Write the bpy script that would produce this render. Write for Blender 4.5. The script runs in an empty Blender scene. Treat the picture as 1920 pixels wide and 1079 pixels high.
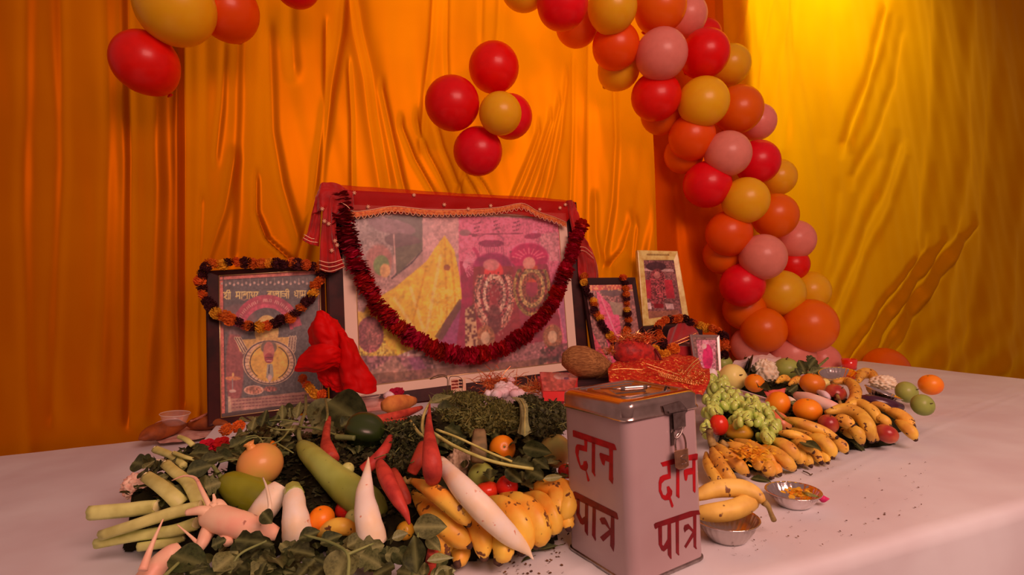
import bpy, math, random
import numpy as np
from mathutils import Vector, Matrix, noise
RND = random.Random(7)
NR = np.random.RandomState(5)
S = bpy.context.scene
COL = S.collection
PI = math.pi

# ------------------------------------------------------------ camera (eye 0.567 m above the table top, table top at 0.75 m)
TZ = 0.75
F_PX = 1000.0
CAM = np.array([0.0, 0.0, TZ + 0.567])
PITCH, ROLL = 0.0125, 0.040
_F = np.array([0, math.cos(PITCH), math.sin(PITCH)])
_U0 = np.array([0, -math.sin(PITCH), math.cos(PITCH)])
_X = np.array([1.0, 0, 0])
_R = math.cos(ROLL)*_X - math.sin(ROLL)*_U0
_U = math.sin(ROLL)*_X + math.cos(ROLL)*_U0
cd = bpy.data.cameras.new('camera')
cd.sensor_width = 36.0
cd.lens = 36.0*F_PX/1920.0
cd.clip_end = 60
cam = bpy.data.objects.new('camera', cd)
COL.objects.link(cam)
m3 = Matrix(((_R[0], _U[0], -_F[0]), (_R[1], _U[1], -_F[1]), (_R[2], _U[2], -_F[2])))
cam.matrix_world = Matrix.Translation(Vector(CAM)) @ m3.to_4x4()
S.camera = cam

# ------------------------------------------------------------ light: warm daylight coming through the tent cloth
TINT = (1.0, 0.50, 0.42)
world = bpy.data.worlds.new('World'); S.world = world
world.use_nodes = True
bg = world.node_tree.nodes['Background']
bg.inputs[0].default_value = (*TINT, 1)
bg.inputs[1].default_value = 0.24
def area(name, loc, target, sx, sy, power, color=TINT):
    l = bpy.data.lights.new(name, 'AREA'); l.shape = 'RECTANGLE'; l.size = sx; l.size_y = sy
    l.energy = power; l.color = color
    o = bpy.data.objects.new(name, l); COL.objects.link(o)
    o.location = loc
    o.rotation_euler = (Vector(target)-Vector(loc)).to_track_quat('-Z', 'Y').to_euler()
    return o
area('tent_opening_light', (1.6, -1.2, 3.2), (0.2, 2.0, 0.8), 2.2, 1.5, 124)
area('daylight_behind_curtain', (-0.45, 4.6, 3.1), (-0.35, 2.9, 2.35), 1.0, 0.5, 120, (1.0, .92, .4))
area('daylight_behind_curtain', (1.85, 5.0, 4.0), (1.6, 3.6, 2.8), 1.5, 0.6, 170, (1.0, .92, .4))
S.view_settings.view_transform = 'Standard'
S.view_settings.look = 'None'
S.view_settings.exposure = 0.0
S.view_settings.gamma = 1.0
S.view_settings.use_curve_mapping = False

# ------------------------------------------------------------ where a point of the photograph lies in the room
def A(px, py, D):
    """the point seen at that pixel, D metres away"""
    return CAM + D*(_F + _R*(px-960)/F_PX + _U*(539.5-py)/F_PX)
def pz(px, py, h):
    """the point seen at that pixel, h metres above the table top"""
    d = _F + _R*(px-960)/F_PX + _U*(539.5-py)/F_PX
    D = (TZ+h-CAM[2])/d[2]
    return CAM + D*d
def dep(p): return float(np.dot(np.asarray(p)-CAM, _F))
def proj(P):
    q = P-CAM
    z = q@_F
    return 960+F_PX*(q@_R)/z, 539.5-F_PX*(q@_U)/z
def on_plane(px, py, p0, n):
    d = _F + _R*(px-960)/F_PX + _U*(539.5-py)/F_PX
    return CAM + d*np.dot(np.asarray(p0)-CAM, n)/np.dot(d, n)

# ------------------------------------------------------------ colours and materials
ILL = (0.90, 0.44, 0.37)
def lin(c):
    c = c/255.0
    return c/12.92 if c <= 0.04045 else ((c+0.055)/1.055)**2.4
def C(r, g, b, k=1.0):
    """colour of the thing itself, given how it looks in the warm light"""
    return tuple(min(0.93, max(0.002, k*lin(v)/i)) for v, i in zip((r, g, b), ILL))
MATS = {}
def mat(name, col, rough=0.5, col2=None, scale=20.0, bump=0.0, bscale=None, spec=0.35, metal=0.0, coat=0.0, trans=0.0, sheen=0.0,
        mixlo=0.4, mixhi=0.65, alpha=1.0, sss=0.0, rnd=0.0, stretch=None, spots=None, spot_scale=30, spot_lo=.62, vein=None, translucent=0.0, attr=None):
    if name in MATS: return MATS[name]
    m = bpy.data.materials.new(name); m.use_nodes = True
    nt = m.node_tree; N = nt.nodes; L = nt.links
    b = N['Principled BSDF']
    b.inputs['Roughness'].default_value = rough
    b.inputs['Specular IOR Level'].default_value = spec
    b.inputs['Metallic'].default_value = metal
    b.inputs['Coat Weight'].default_value = coat
    b.inputs['Coat Roughness'].default_value = 0.12
    b.inputs['Transmission Weight'].default_value = trans
    b.inputs['Alpha'].default_value = alpha
    if sheen: b.inputs['Sheen Weight'].default_value = sheen
    if sss:
        b.inputs['Subsurface Weight'].default_value = sss
        b.inputs['Subsurface Scale'].default_value = 0.01
    tc = N.new('ShaderNodeTexCoord'); src = tc.outputs['Object']
    if stretch:
        mp = N.new('ShaderNodeMapping'); mp.inputs['Scale'].default_value = stretch
        L.new(src, mp.inputs[0]); src = mp.outputs[0]
    cur = None
    if attr:
        a = N.new('ShaderNodeAttribute'); a.attribute_name = attr; cur = a.outputs['Color']
    else:
        rgb = N.new('ShaderNodeRGB'); rgb.outputs[0].default_value = (*col, 1); cur = rgb.outputs[0]
    def mix(fac, a, c2, blend='MIX'):
        x = N.new('ShaderNodeMix'); x.data_type = 'RGBA'; x.blend_type = blend
        if isinstance(fac, float): x.inputs[0].default_value = fac
        else: L.new(fac, x.inputs[0])
        L.new(a, x.inputs[6])
        if isinstance(c2, tuple): x.inputs[7].default_value = (*c2, 1)
        else: L.new(c2, x.inputs[7])
        return x.outputs[2]
    def ramp(fac, lo, hi):
        r = N.new('ShaderNodeMapRange'); r.inputs[1].default_value = lo; r.inputs[2].default_value = hi
        L.new(fac, r.inputs[0]); return r.outputs[0]
    def nz(sc, det=3.0):
        n = N.new('ShaderNodeTexNoise'); n.inputs['Scale'].default_value = sc; n.inputs['Detail'].default_value = det
        L.new(src, n.inputs['Vector']); return n
    if col2 is not None:
        cur = mix(ramp(nz(scale).outputs['Fac'], mixlo, mixhi), cur, col2)
    if rnd:
        oi = N.new('ShaderNodeObjectInfo')
        hs = N.new('ShaderNodeHueSaturation')
        r = N.new('ShaderNodeMapRange'); r.inputs[3].default_value = 1-rnd; r.inputs[4].default_value = 1+rnd
        L.new(oi.outputs['Random'], r.inputs[0]); L.new(r.outputs[0], hs.inputs['Value'])
        r2 = N.new('ShaderNodeMapRange'); r2.inputs[3].default_value = .5-rnd*.06; r2.inputs[4].default_value = .5+rnd*.06
        mm = N.new('ShaderNodeMath'); mm.operation = 'FRACT'
        mu = N.new('ShaderNodeMath'); mu.operation = 'MULTIPLY'; mu.inputs[1].default_value = 7.31
        L.new(oi.outputs['Random'], mu.inputs[0]); L.new(mu.outputs[0], mm.inputs[0]); L.new(mm.outputs[0], r2.inputs[0]); L.new(r2.outputs[0], hs.inputs['Hue'])
        L.new(cur, hs.inputs['Color']); cur = hs.outputs[0]
    if spots is not None:
        cur = mix(ramp(nz(spot_scale, 2.0).outputs['Fac'], spot_lo, spot_lo+.04), cur, spots)
    if vein is not None:
        a = N.new('ShaderNodeAttribute'); a.attribute_name = 'vein'
        cur = mix(a.outputs['Fac'], cur, vein)
    L.new(cur, b.inputs['Base Color'])
    if bump:
        bp = N.new('ShaderNodeBump'); bp.inputs['Strength'].default_value = bump; bp.inputs['Distance'].default_value = 0.004
        L.new(nz(bscale or scale, 4.0).outputs['Fac'], bp.inputs['Height']); L.new(bp.outputs[0], b.inputs['Normal'])
    if translucent:
        t = N.new('ShaderNodeBsdfTranslucent'); L.new(cur, t.inputs[0])
        ms = N.new('ShaderNodeMixShader'); ms.inputs[0].default_value = translucent
        L.new(b.outputs[0], ms.inputs[1]); L.new(t.outputs[0], ms.inputs[2])
        L.new(ms.outputs[0], N['Material Output'].inputs['Surface'])
    MATS[name] = m
    return m

# ------------------------------------------------------------ mesh and object helpers
def mesh_np(name, V, Fq, m, smooth=True):
    me = bpy.data.meshes.new(name)
    me.from_pydata([tuple(v) for v in V], [], Fq) if not isinstance(Fq, np.ndarray) else _fast(me, V, Fq)
    if smooth: me.polygons.foreach_set('use_smooth', [True]*len(me.polygons))
    if m is not None: me.materials.append(m)
    me.update()
    return me
def _fast(me, V, Q):
    V = np.asarray(V, dtype=np.float32); k = Q.shape[1]
    me.vertices.add(len(V)); me.vertices.foreach_set('co', V.ravel())
    me.loops.add(Q.size); me.loops.foreach_set('vertex_index', Q.astype(np.int32).ravel())
    me.polygons.add(len(Q)); me.polygons.foreach_set('loop_start', np.arange(0, Q.size, k, dtype=np.int32))
    me.update(calc_edges=True)
class MB:
    def __init__(s): s.v = []; s.f = []
    def add(s, V, F):
        o = len(s.v); s.v.extend([tuple(map(float, p)) for p in V]); s.f.extend([tuple(i+o for i in f) for f in F]); return s
def tag(o, label=None, cat=None, group=None, kind=None):
    if label: o['label'] = label
    if cat: o['category'] = cat
    if group: o['group'] = group
    if kind: o['kind'] = kind
    return o
def root(name, loc, label, cat, group=None):
    o = bpy.data.objects.new(name, None); COL.objects.link(o); o.location = Vector(loc); o.empty_display_size = .02
    return tag(o, label, cat, group)
def wloc(o):
    v = Vector((0, 0, 0))
    while o is not None: v += o.location; o = o.parent
    return np.array(v)
def place(name, me, parent=None, loc=None):
    """a mesh whose vertices are in room coordinates, hung on its parent or standing by itself at loc"""
    o = bpy.data.objects.new(name, me); COL.objects.link(o)
    if parent is not None:
        o.parent = parent; off = wloc(parent)
    else:
        off = np.array(loc) if loc is not None else None
        if off is None:
            co = np.empty(len(me.vertices)*3, dtype=np.float32); me.vertices.foreach_get('co', co); co = co.reshape(-1, 3)
            off = np.array([(co[:, 0].min()+co[:, 0].max())/2, (co[:, 1].min()+co[:, 1].max())/2, co[:, 2].min()], dtype=float)
        o.location = Vector(off)
    me.transform(Matrix.Translation(-Vector(off)))
    return o
def obj(name, mb, m, parent=None, smooth=True, loc=None):
    return place(name, mesh_np(name, mb.v, mb.f, m, smooth), parent, loc)
def inst(name, me, M, parent=None):
    """shared mesh at room matrix M (4x4), child of an unrotated parent"""
    o = bpy.data.objects.new(name, me); COL.objects.link(o)
    if parent is not None:
        o.parent = parent; M = Matrix.Translation(-Vector(wloc(parent))) @ M
    o.matrix_basis = M
    return o
def solid(o, t):
    md = o.modifiers.new('thickness', 'SOLIDIFY'); md.thickness = t; md.offset = 0; return o
def bevel(o, w, seg=2):
    md = o.modifiers.new('bevel', 'BEVEL'); md.width = w; md.segments = seg; md.limit_method = 'ANGLE'; return o

def crom(pts, n):
    P = np.asarray(pts, float); k = len(P)
    if k == 2: t = np.linspace(0, 1, n)[:, None]; return P[0]*(1-t)+P[1]*t
    E = np.vstack([2*P[0]-P[1], P, 2*P[-1]-P[-2]]); out = []
    for s in np.linspace(0, k-1, n):
        i = min(int(s), k-2); t = s-i
        a, b, c, d = E[i], E[i+1], E[i+2], E[i+3]
        out.append(.5*((2*b)+(c-a)*t+(2*a-5*b+4*c-d)*t*t+(3*b-a-3*c+d)*t**3))
    return np.array(out)
def sweep(pts, rad, n=12, m=16, sect=None, smoothpath=True, wob=0.0, cap=True, seed=0):
    """tube along a path with its radius given along it; sect(theta, s) scales the ring"""
    k = len(pts)
    Pn = crom(pts, m) if smoothpath else np.asarray(pts, float)
    m = len(Pn)
    r = np.interp(np.linspace(0, 1, m), np.linspace(0, 1, len(rad)), rad)
    T = np.gradient(Pn, axis=0); T /= np.linalg.norm(T, axis=1)[:, None]+1e-12
    up = np.array([0, 0, 1.0]) if abs(T[0][2]) < .9 else np.array([0, 1.0, 0])
    u = np.cross(T[0], up); u /= np.linalg.norm(u)
    V = []; rs = np.random.RandomState(seed)
    for i in range(m):
        u = u - T[i]*np.dot(u, T[i]); u /= np.linalg.norm(u); w = np.cross(T[i], u)
        for j in range(n):
            th = 2*PI*j/n
            q = r[i]*(sect(th, i/(m-1)) if sect else 1.0)
            if wob: q *= 1+wob*math.sin(th*2+i*.9+seed)*rs.rand()
            V.append(Pn[i]+q*(math.cos(th)*u+math.sin(th)*w))
    F = [(i*n+j, i*n+(j+1) % n, (i+1)*n+(j+1) % n, (i+1)*n+j) for i in range(m-1) for j in range(n)]
    if cap:
        V.append(Pn[0]); V.append(Pn[-1]); a = m*n
        F += [(a, (j+1) % n, j) for j in range(n)]+[(a+1, (m-1)*n+j, (m-1)*n+(j+1) % n) for j in range(n)]
    return MB().add(V, F)
def lathe(prof, n=20, sect=None):
    """profile [(radius, z)] turned about z"""
    V = []; F = []
    for (r, z) in prof:
        for j in range(n):
            th = 2*PI*j/n; q = sect(th, z) if sect else 1
            V.append((r*q*math.cos(th), r*q*math.sin(th), z))
    for i in range(len(prof)-1):
        F += [(i*n+j, i*n+(j+1) % n, (i+1)*n+(j+1) % n, (i+1)*n+j) for j in range(n)]
    return MB().add(V, F)
def xf(mb, M):
    mb.v = [tuple(M @ Vector(v)) for v in mb.v]; return mb
def boxmb(x0, x1, y0, y1, z0, z1):
    V = [(x, y, z) for z in (z0, z1) for x, y in ((x0, y0), (x1, y0), (x1, y1), (x0, y1))]
    return MB().add(V, [(0, 3, 2, 1), (4, 5, 6, 7), (0, 1, 5, 4), (1, 2, 6, 5), (2, 3, 7, 6), (3, 0, 4, 7)])
def loft(rows, nu=24, nv=24, fold=0.0, freq=5, seed=0, nse=0.0):
    """cloth sheet through rows of room points (each row the same number of points)"""
    R = np.array([crom(r, nu) for r in rows])
    G = np.array([crom(R[:, i], nv) for i in range(nu)])        # nu,nv,3
    if fold or nse:
        du = np.gradient(G, axis=0); dv = np.gradient(G, axis=1)
        n = np.cross(du, dv); n /= np.linalg.norm(n, axis=2)[..., None]+1e-9
        for i in range(nu):
            for j in range(nv):
                s, t = i/(nu-1), j/(nv-1)
                d = fold*math.sin(s*freq*2*PI+seed+1.3*math.sin(3*t+seed)) * (.4+.6*t)
                if nse: d += nse*noise.noise(Vector((s*3+seed, t*3, seed*1.7)))+nse*.5*noise.noise(Vector((s*8+seed, t*8, 3.1)))
                G[i, j] += n[i, j]*d
    V = G.reshape(-1, 3)
    F = [(i*nv+j, (i+1)*nv+j, (i+1)*nv+j+1, i*nv+j+1) for i in range(nu-1) for j in range(nv-1)]
    return MB().add(V, F)
def mbjoin(*ms):
    o = MB()
    for q in ms: o.add(q.v, q.f)
    return o
def many(base, mats):
    """one mesh from copies of a small mesh: base (V, F quads ndarray), mats list of 4x4 ndarray"""
    V, Fq = base; V4 = np.c_[V, np.ones(len(V))]
    M = np.array(mats)
    W = np.einsum('kij,vj->kvi', M, V4)[..., :3].reshape(-1, 3)
    Q = (Fq[None]+(np.arange(len(M))*len(V))[:, None, None]).reshape(-1, Fq.shape[1])
    return W, Q

# ------------------------------------------------------------ the room: floor, curtain walls
M_floor = mat('floor_carpet', C(120, 70, 60), .95, C(90, 50, 45), 6, .3, 200)
fl = boxmb(-7, 7, -3, 8, -.05, 0)
tag(obj('floor', fl, M_floor, smooth=False), kind='structure')

WS, W0 = 0.38, 3.04                       # curtain plane: y = W0 + WS*x
wa = math.atan(WS); WU = np.array([math.cos(wa), math.sin(wa), 0.0]); WN = np.array([math.sin(wa), -math.cos(wa), 0.0])
WP = np.array([0, W0, 0.0])
def wall_px(px, py, off=0.0): return on_plane(px, py, WP+WN*off, WN)
def curtain(name, u0, u1, z0, z1, nu, nv, folds, base, m, off=0.0, tilt=0.0):
    u = np.linspace(u0, u1, nu); z = np.linspace(z0, z1, nv)
    U, Z = np.meshgrid(u, z, indexing='ij')
    P = WP + U[..., None]*WU + Z[..., None]*np.array([0, 0, 1.0]) + off*WN
    px, py = proj(P.reshape(-1, 3)); px = px.reshape(U.shape); py = py.reshape(U.shape)
    d = base(U, Z, px, py)
    for f in folds:
        pts, w, a = f[0], f[1], f[2]; kind = f[3] if len(f) > 3 else 'r'
        ys = [p[1] for p in pts]; xs = [p[0] for p in pts]
        x = np.interp(py, ys, xs)
        ww = w if np.isscalar(w) else np.interp(py, ys, w)
        t = (px-x)/ww
        fade = np.clip((py-ys[0])/30+1, 0, 1)*np.clip((ys[-1]-py)/30+1, 0, 1)
        if kind == 'r': d = d + a*fade*np.exp(-t*t)
        elif kind == 's': d = d + a*fade*np.exp(-t*t*.12)*np.tanh(t*1.5)     # step: an overlap edge
        elif kind == 'p': d = d + a*fade*np.exp(-(t/2.6)**4)                 # flat pleat
    P = P + d[..., None]*WN
    me = bpy.data.meshes.new(name)
    idx = np.arange(nu*nv).reshape(nu, nv)
    Q = np.stack([idx[:-1, :-1], idx[1:, :-1], idx[1:, 1:], idx[:-1, 1:]], -1).reshape(-1, 4)
    _fast(me, P.reshape(-1, 3), Q)
    me.polygons.foreach_set('use_smooth', [True]*len(me.polygons)); me.materials.append(m)
    o = bpy.data.objects.new(name, me); COL.objects.link(o)
    return o
def fan(x0, y0, xs, y1, w, a, kind='r'):
    return [([(x0+(x-x0)*.25, y0+(y1-y0)*.3), (x0+(x-x0)*.6, y0+(y1-y0)*.65), (x, y1)], [w*.7, w, w*1.2], a, kind) for x in xs]
folds_l = [
    ([(655, -40), (672, 60), (690, 140), (700, 220), (722, 350)], 7, .030, 's'),
    ([(650, -40), (640, 60), (618, 180), (600, 300), (585, 420), (570, 500)], 9, .030),
    ([(612, 60), (612, 200), (598, 350), (560, 480)], 5, -.018),
    ([(355, -40), (355, 300), (352, 760)], 9, -.030, 'p'),
    ([(338, -40), (338, 300), (338, 760)], 4, -.02, 's'),
    ([(474, -40), (468, 200), (462, 400), (455, 480)], 8, -.022, 'p'),
    ([(505, 60), (512, 250), (530, 350), (560, 450)], 10, .018),
    ([(480, 340), (480, 400), (500, 450), (545, 490)], 6, .030),
    ([(440, 300), (420, 400), (395, 470), (380, 520)], 9, .016),
    ([(375, 380), (372, 470), (368, 620), (372, 780)], 6, .02),
    ([(292, 100), (296, 350), (288, 560), (270, 780)], 16, .022),
    ([(815, -40), (808, 80), (798, 160), (790, 260)], 5, -.022),
    ([(838, -40), (836, 90), (838, 150)], 4, .012),
    ([(655, 130), (660, 220), (661, 350)], 4, -.014),
    ([(716, 170), (735, 260), (752, 340), (760, 370)], 6, .022),
    ([(752, 240), (775, 300), (800, 345), (815, 372)], 5, .026),
    ([(780, 230), (800, 290), (822, 330), (840, 368)], 4, .020),
    ([(800, 180), (828, 280), (850, 330), (868, 375)], 5, .020),
    ([(868, 330), (862, 350), (850, 378)], 4, .020),
    ([(872, 330), (885, 350), (900, 380)], 4, .022),
    ([(885, 320), (905, 345), (925, 382)], 4, .018),
    ([(1008, 250), (990, 300), (972, 345), (955, 385)], 4, .022),
    ([(1030, 230), (1010, 290), (990, 345), (972, 388)], 4, .022),
    ([(1045, 200), (1028, 280), (1010, 345), (995, 388)], 4, .020),
    ([(1060, 150), (1048, 260), (1035, 330), (1018, 392)], 5, .018),
    ([(1102, 60), (1101, 200), (1100, 330), (1098, 480)], 6, -.028, 's'),
    ([(1075, 120), (1074, 230), (1070, 380)], 4, -.012),
    ([(1156, 160), (1158, 260), (1150, 380), (1136, 470)], 5, -.022),
    ([(1118, 380), (1118, 440), (1124, 482)], 5, .020),
    ([(1180, 420), (1165, 470), (1140, 500)], 7, .024),
    ([(1228, 220), (1222, 300), (1205, 420), (1195, 490)], [10, 9, 7, 5], -.030, 'p'),
    ([(1196, 430), (1190, 480), (1188, 520)], 5, .03),
    ([(1262, 150), (1268, 300), (1290, 450), (1330, 600)], 12, .020),
    ([(1245, 300), (1275, 480), (1295, 620)], 8, -.016),
    ([(1325, 420), (1340, 540), (1348, 640)], 9, .018),
    ([(545, -40), (545, 60), (550, 130)], 12, .02),
    ([(420, 90), (415, 200), (405, 290)], 7, .012),
    ([(940, -40), (936, 50), (930, 110)], 6, -.012),
    ([(905, -40), (903, 60)], 5, .010),
    ([(200, -40), (205, 300), (190, 780)], 14, .012), ([(110, -40), (120, 300), (100, 780)], 12, -.012),
    ([(50, -40), (40, 400), (60, 900)], 15, .012), ([(240, -40), (246, 300), (240, 780)], 8, -.02),
]
RB = random.Random(3)
def base_l(U, Z, px, py):
    d = .012*np.sin(U*9+1.2*np.sin(Z*1.7)) + .0035*np.sin(U*23+2*np.sin(Z*2.1+1)) + .0007*np.sin(U*61+4*np.sin(Z*3)+px*.004)
    d += .003*np.exp(-((Z-TZ-.25)/.3)**2)*np.sin(U*40+Z*9)
    return d
M_cl = mat('curtain_satin_orange', (0.52, 0.130, 0.001), .40, (0.46, 0.108, 0.001), 1.6, .12, 9, spec=.0, metal=.35, translucent=.32)
M_cr = mat('curtain_satin_yellow', (0.72, 0.32, 0.001), .40, (0.66, 0.28, 0.001), 1.6, .12, 9, spec=.0, metal=.35, translucent=.32)
uL = float(np.dot(wall_px(-120, 500)-WP, WU)); uS = float(np.dot(wall_px(1364, 500)-WP, WU)); uR = float(np.dot(wall_px(2100, 400)-WP, WU))
cl = curtain('wall_back', uL, uS+.25, 0.02, 4.3, 760, 240, folds_l, base_l, M_cl)
tag(cl, kind='structure')
folds_r = [
    ([(1330, -40), (1320, 60), (1300, 150)], 6, -.02), ([(1418, -40), (1400, 30), (1385, 90)], 6, -.018),
    ([(1482, -40), (1470, 40), (1452, 140), (1440, 220)], 9, .022), ([(1450, -40), (1432, 60), (1415, 150)], 6, .016),
    ([(1505, -40), (1495, 80), (1478, 200), (1470, 280)], 9, -.018),
    ([(1655, 20), (1630, 110), (1605, 190), (1580, 270)], 7, .034), ([(1672, 20), (1652, 100), (1620, 190), (1600, 260)], 7, -.026),
    ([(1690, 60), (1670, 160), (1640, 240), (1600, 330)], 8, .022), ([(1560, -40), (1550, 100), (1545, 260)], 14, .012),
    ([(1680, 270), (1650, 360), (1600, 480), (1545, 600), (1530, 660)], 9, .024), ([(1700, 290), (1668, 390), (1618, 500), (1560, 640)], 8, -.016),
    ([(1640, 300), (1600, 400), (1560, 500), (1530, 560)], 12, .018), ([(1570, 360), (1560, 440), (1535, 520)], 8, .014),
]+[([(1720+k*26, 480-k*14), (1640+k*22, 590-k*6), (1560+k*24, 700)], 6, s*.026) for k, s in ((0, 1), (1, -1), (2, 1), (3, -1), (4, 1))] \
 +[([(1760+k*60, -40), (1750+k*55, 300), (1700+k*60, 700)], 12, s*.03) for k, s in ((0, -1), (1, 1), (2, -1), (3, 1))]
def base_r(U, Z, px, py):
    return .012*np.sin(U*7+Z*2.2) + .006*np.sin(U*17+Z*3+1) + .0022*np.sin(U*50+Z*8) - .012*np.clip((py-560)/140, 0, 1)*np.sin((px+py*.9)*.10)*np.clip((px-1540)/50, 0, 1)
cr = curtain('wall_back', uS-.04, uR, 0.02, 4.3, 380, 240, folds_r, base_r, M_cr, off=.05)
tag(cr, kind='structure')

# added cloth strip, deeper orange to stand in for the shade behind the balloons
M_cm = mat('curtain_shade_strip', (0.74, 0.148, 0.001), .42, (0.68, 0.125, 0.001), 1.6, .12, 9, spec=.0, metal=.35, translucent=.22)
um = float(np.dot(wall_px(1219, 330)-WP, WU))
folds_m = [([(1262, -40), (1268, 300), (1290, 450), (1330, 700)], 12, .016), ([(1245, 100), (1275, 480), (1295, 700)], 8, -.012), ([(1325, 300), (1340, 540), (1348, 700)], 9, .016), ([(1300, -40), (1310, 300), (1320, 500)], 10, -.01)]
cm = curtain('wall_back', um, uS+.02, .02, 4.3, 120, 200, folds_m, base_l, M_cm, off=.035)  # added strip, stands in for the shade behind the balloons
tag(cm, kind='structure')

# ------------------------------------------------------------ the table and its cloth
TS = 0.356; ta = math.atan(TS)
TE = np.array([math.cos(ta), math.sin(ta), 0]); TN = np.array([-math.sin(ta), math.cos(ta), 0])
T0 = np.array([0, 0.886, TZ])              # a point of the front edge
M_cloth = mat('white_tablecloth', C(216, 163, 152), .85, C(206, 150, 140), 3, .25, 14, spec=.2)
M_wood = mat('dark_wood', C(80, 35, 25), .5, C(60, 25, 18), 12, .1)
tbl = root('table', (T0+TE*0.6+TN*0.9)*[1, 1, 0], 'long wooden table under the white cloth that carries all offerings', 'table')
def tbox(a0, a1, b0, b1, z0, z1):
    mb = boxmb(a0, a1, b0, b1, z0, z1)
    mb.v = [tuple(T0*[1, 1, 0]+TE*v[0]+TN*v[1]+np.array([0, 0, v[2]])) for v in mb.v]
    return mb
obj('tabletop', tbox(-1.9, 3.2, .01, 1.86, TZ-.03, TZ-.004), M_wood, tbl, False)
for a in (-1.8, 0.6, 3.1):
    for b in (0.08, 1.78): obj('leg', tbox(a-.03, a+.03, b-.03, b+.03, 0, TZ-.03), M_wood, tbl, False)
def cloth_mesh():
    na, nb = 300, 150
    a = np.linspace(-1.93, 3.24, na)
    b = np.concatenate([np.full(26, np.nan), np.linspace(0, 1.88, nb)])
    V = []; nrow = len(b)
    for i, x in enumerate(a):
        for j in range(nrow):
            if j < 26:
                q = (25-j)/25.0; dz = -.012-.62*q
                fo = .030*q**.6*math.sin(x*16+2*math.sin(x*3.1))*(.25+q)
                V.append(T0+TE*x+TN*(-.012-.02*q+fo)+np.array([0, 0, dz]))
            else:
                y = b[j]
                w = .0022*noise.noise(Vector((x*2.2+y*1.1, y*4.5, 0)))+.0014*noise.noise(Vector((x*9, y*3, 2)))
                w += .0018*math.exp(-((x*.22-y+.12)/.008)**2)+.0015*math.exp(-((x*.3-y-.02)/.006)**2)+.0015*math.exp(-((x*.16-y+.32)/.007)**2)
                V.append(T0+TE*x+TN*y+np.array([0, 0, w if y > .01 else -.004]))
    V = np.array(V)
    idx = np.arange(na*nrow).reshape(na, nrow)
    Q = np.stack([idx[:-1, :-1], idx[1:, :-1], idx[1:, 1:], idx[:-1, 1:]], -1).reshape(-1, 4)
    return mesh_np('tablecloth', V, Q, M_cloth)
tag(place('tablecloth', cloth_mesh()), 'white cotton cloth spread over the long table, hanging down at the front', 'tablecloth')
# ------------------------------------------------------------ donation box
M_white = mat('white_paint', C(172, 110, 102), .35, C(166, 103, 95), 5, .05, 30, coat=.3)
M_steel = mat('tin_steel', (.60, .50, .46), .22, (.46, .38, .34), 30, .03, 60, metal=1.0)
M_steel2 = mat('dull_steel', (.45, .40, .38), .38, (.3, .25, .23), 60, .1, 80, metal=1.0)
M_redpaint = mat('red_letter_paint', C(176, 8, 14), .5, C(140, 6, 10), 40)
M_maroon = mat('maroon_letter_paint', C(120, 6, 12), .5, C(96, 5, 8), 40)
M_brass = mat('worn_brass', (.62, .38, .22), .38, (.38, .22, .13), 50, .1, 60, metal=.9)
PF = pz(1188, 1109, 0); PL = pz(1063, 1034, 0); PR = pz(1328, 1048, 0)
exr = PR-PF; wr = np.linalg.norm(exr[:2]); exr /= np.linalg.norm(exr)
exl = np.array([-exr[1], exr[0], 0]); wl = float(np.dot(PL-PF, exl))
SB = (wr+wl)/2; wr = wl = SB
BH = .322; LH = .352
boxc = PF+exr*wr/2+exl*wl/2; boxc[2] = TZ+.002
def rrect(hw, r, n=7):
    out = []
    for cx, cy, a0 in ((1, 1, 0), (-1, 1, 90), (-1, -1, 180), (1, -1, 270)):
        for k in range(n):
            a = math.radians(a0+90*k/(n-1)); out.append((cx*(hw-r)+r*math.cos(a), cy*(hw-r)+r*math.sin(a)))
    return out
def rings(levels, cap0=True, cap1=True):
    V = []; F = []; n = None
    for hw, r, z in levels:
        q = rrect(hw, r); n = len(q)
        for (x, y) in q: V.append(boxc+exr*x+exl*y+np.array([0, 0, z]))
    for i in range(len(levels)-1):
        F += [(i*n+j, i*n+(j+1) % n, (i+1)*n+(j+1) % n, (i+1)*n+j) for j in range(n)]
    if cap0: F.append(tuple(range(n-1, -1, -1)))
    if cap1: k = (len(levels)-1)*n; F.append(tuple(range(k, k+n)))
    return MB().add(V, F)
H = SB/2
don = root('donation_box', boxc, 'white painted tin donation box with red lettering, steel lid and padlock', 'box')
def flat(o):
    md = o.modifiers.new('es', 'EDGE_SPLIT'); md.split_angle = math.radians(40); return o
RC = .021
flat(obj('body', rings([(H-.003, RC, .004), (H, RC, .006), (H, RC, BH-.004)]), M_white, don))
flat(obj('base_rim', rings([(H+.001, RC, 0), (H+.0025, RC, .002), (H+.0025, RC, .006), (H, RC, .008)]), M_steel2, don))
lid = flat(obj('lid', rings([(H+.001, RC, BH-.008), (H+.0035, RC, BH-.008), (H+.0045, RC, BH-.0055), (H+.0035, RC, BH-.003), (H+.002, RC, BH-.001), (H+.002, RC, BH+.016), (H+.001, RC, BH+.022),
     (H-.004, RC, BH+.027), (H-.010, RC*.9, BH+.029), (H-.022, RC*.8, BH+.029), (H-.024, RC*.8, BH+.026), (H-.034, RC*.7, BH+.026), (H-.036, RC*.7, BH+.029), (H-.044, RC*.6, BH+.029), (H-.046, RC*.6, BH+.0265)], cap0=False), M_steel, don))
zt = BH+.0285
def L3(x, y, z): return boxc+exr*x+exl*y+np.array([0, 0, z])
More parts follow.
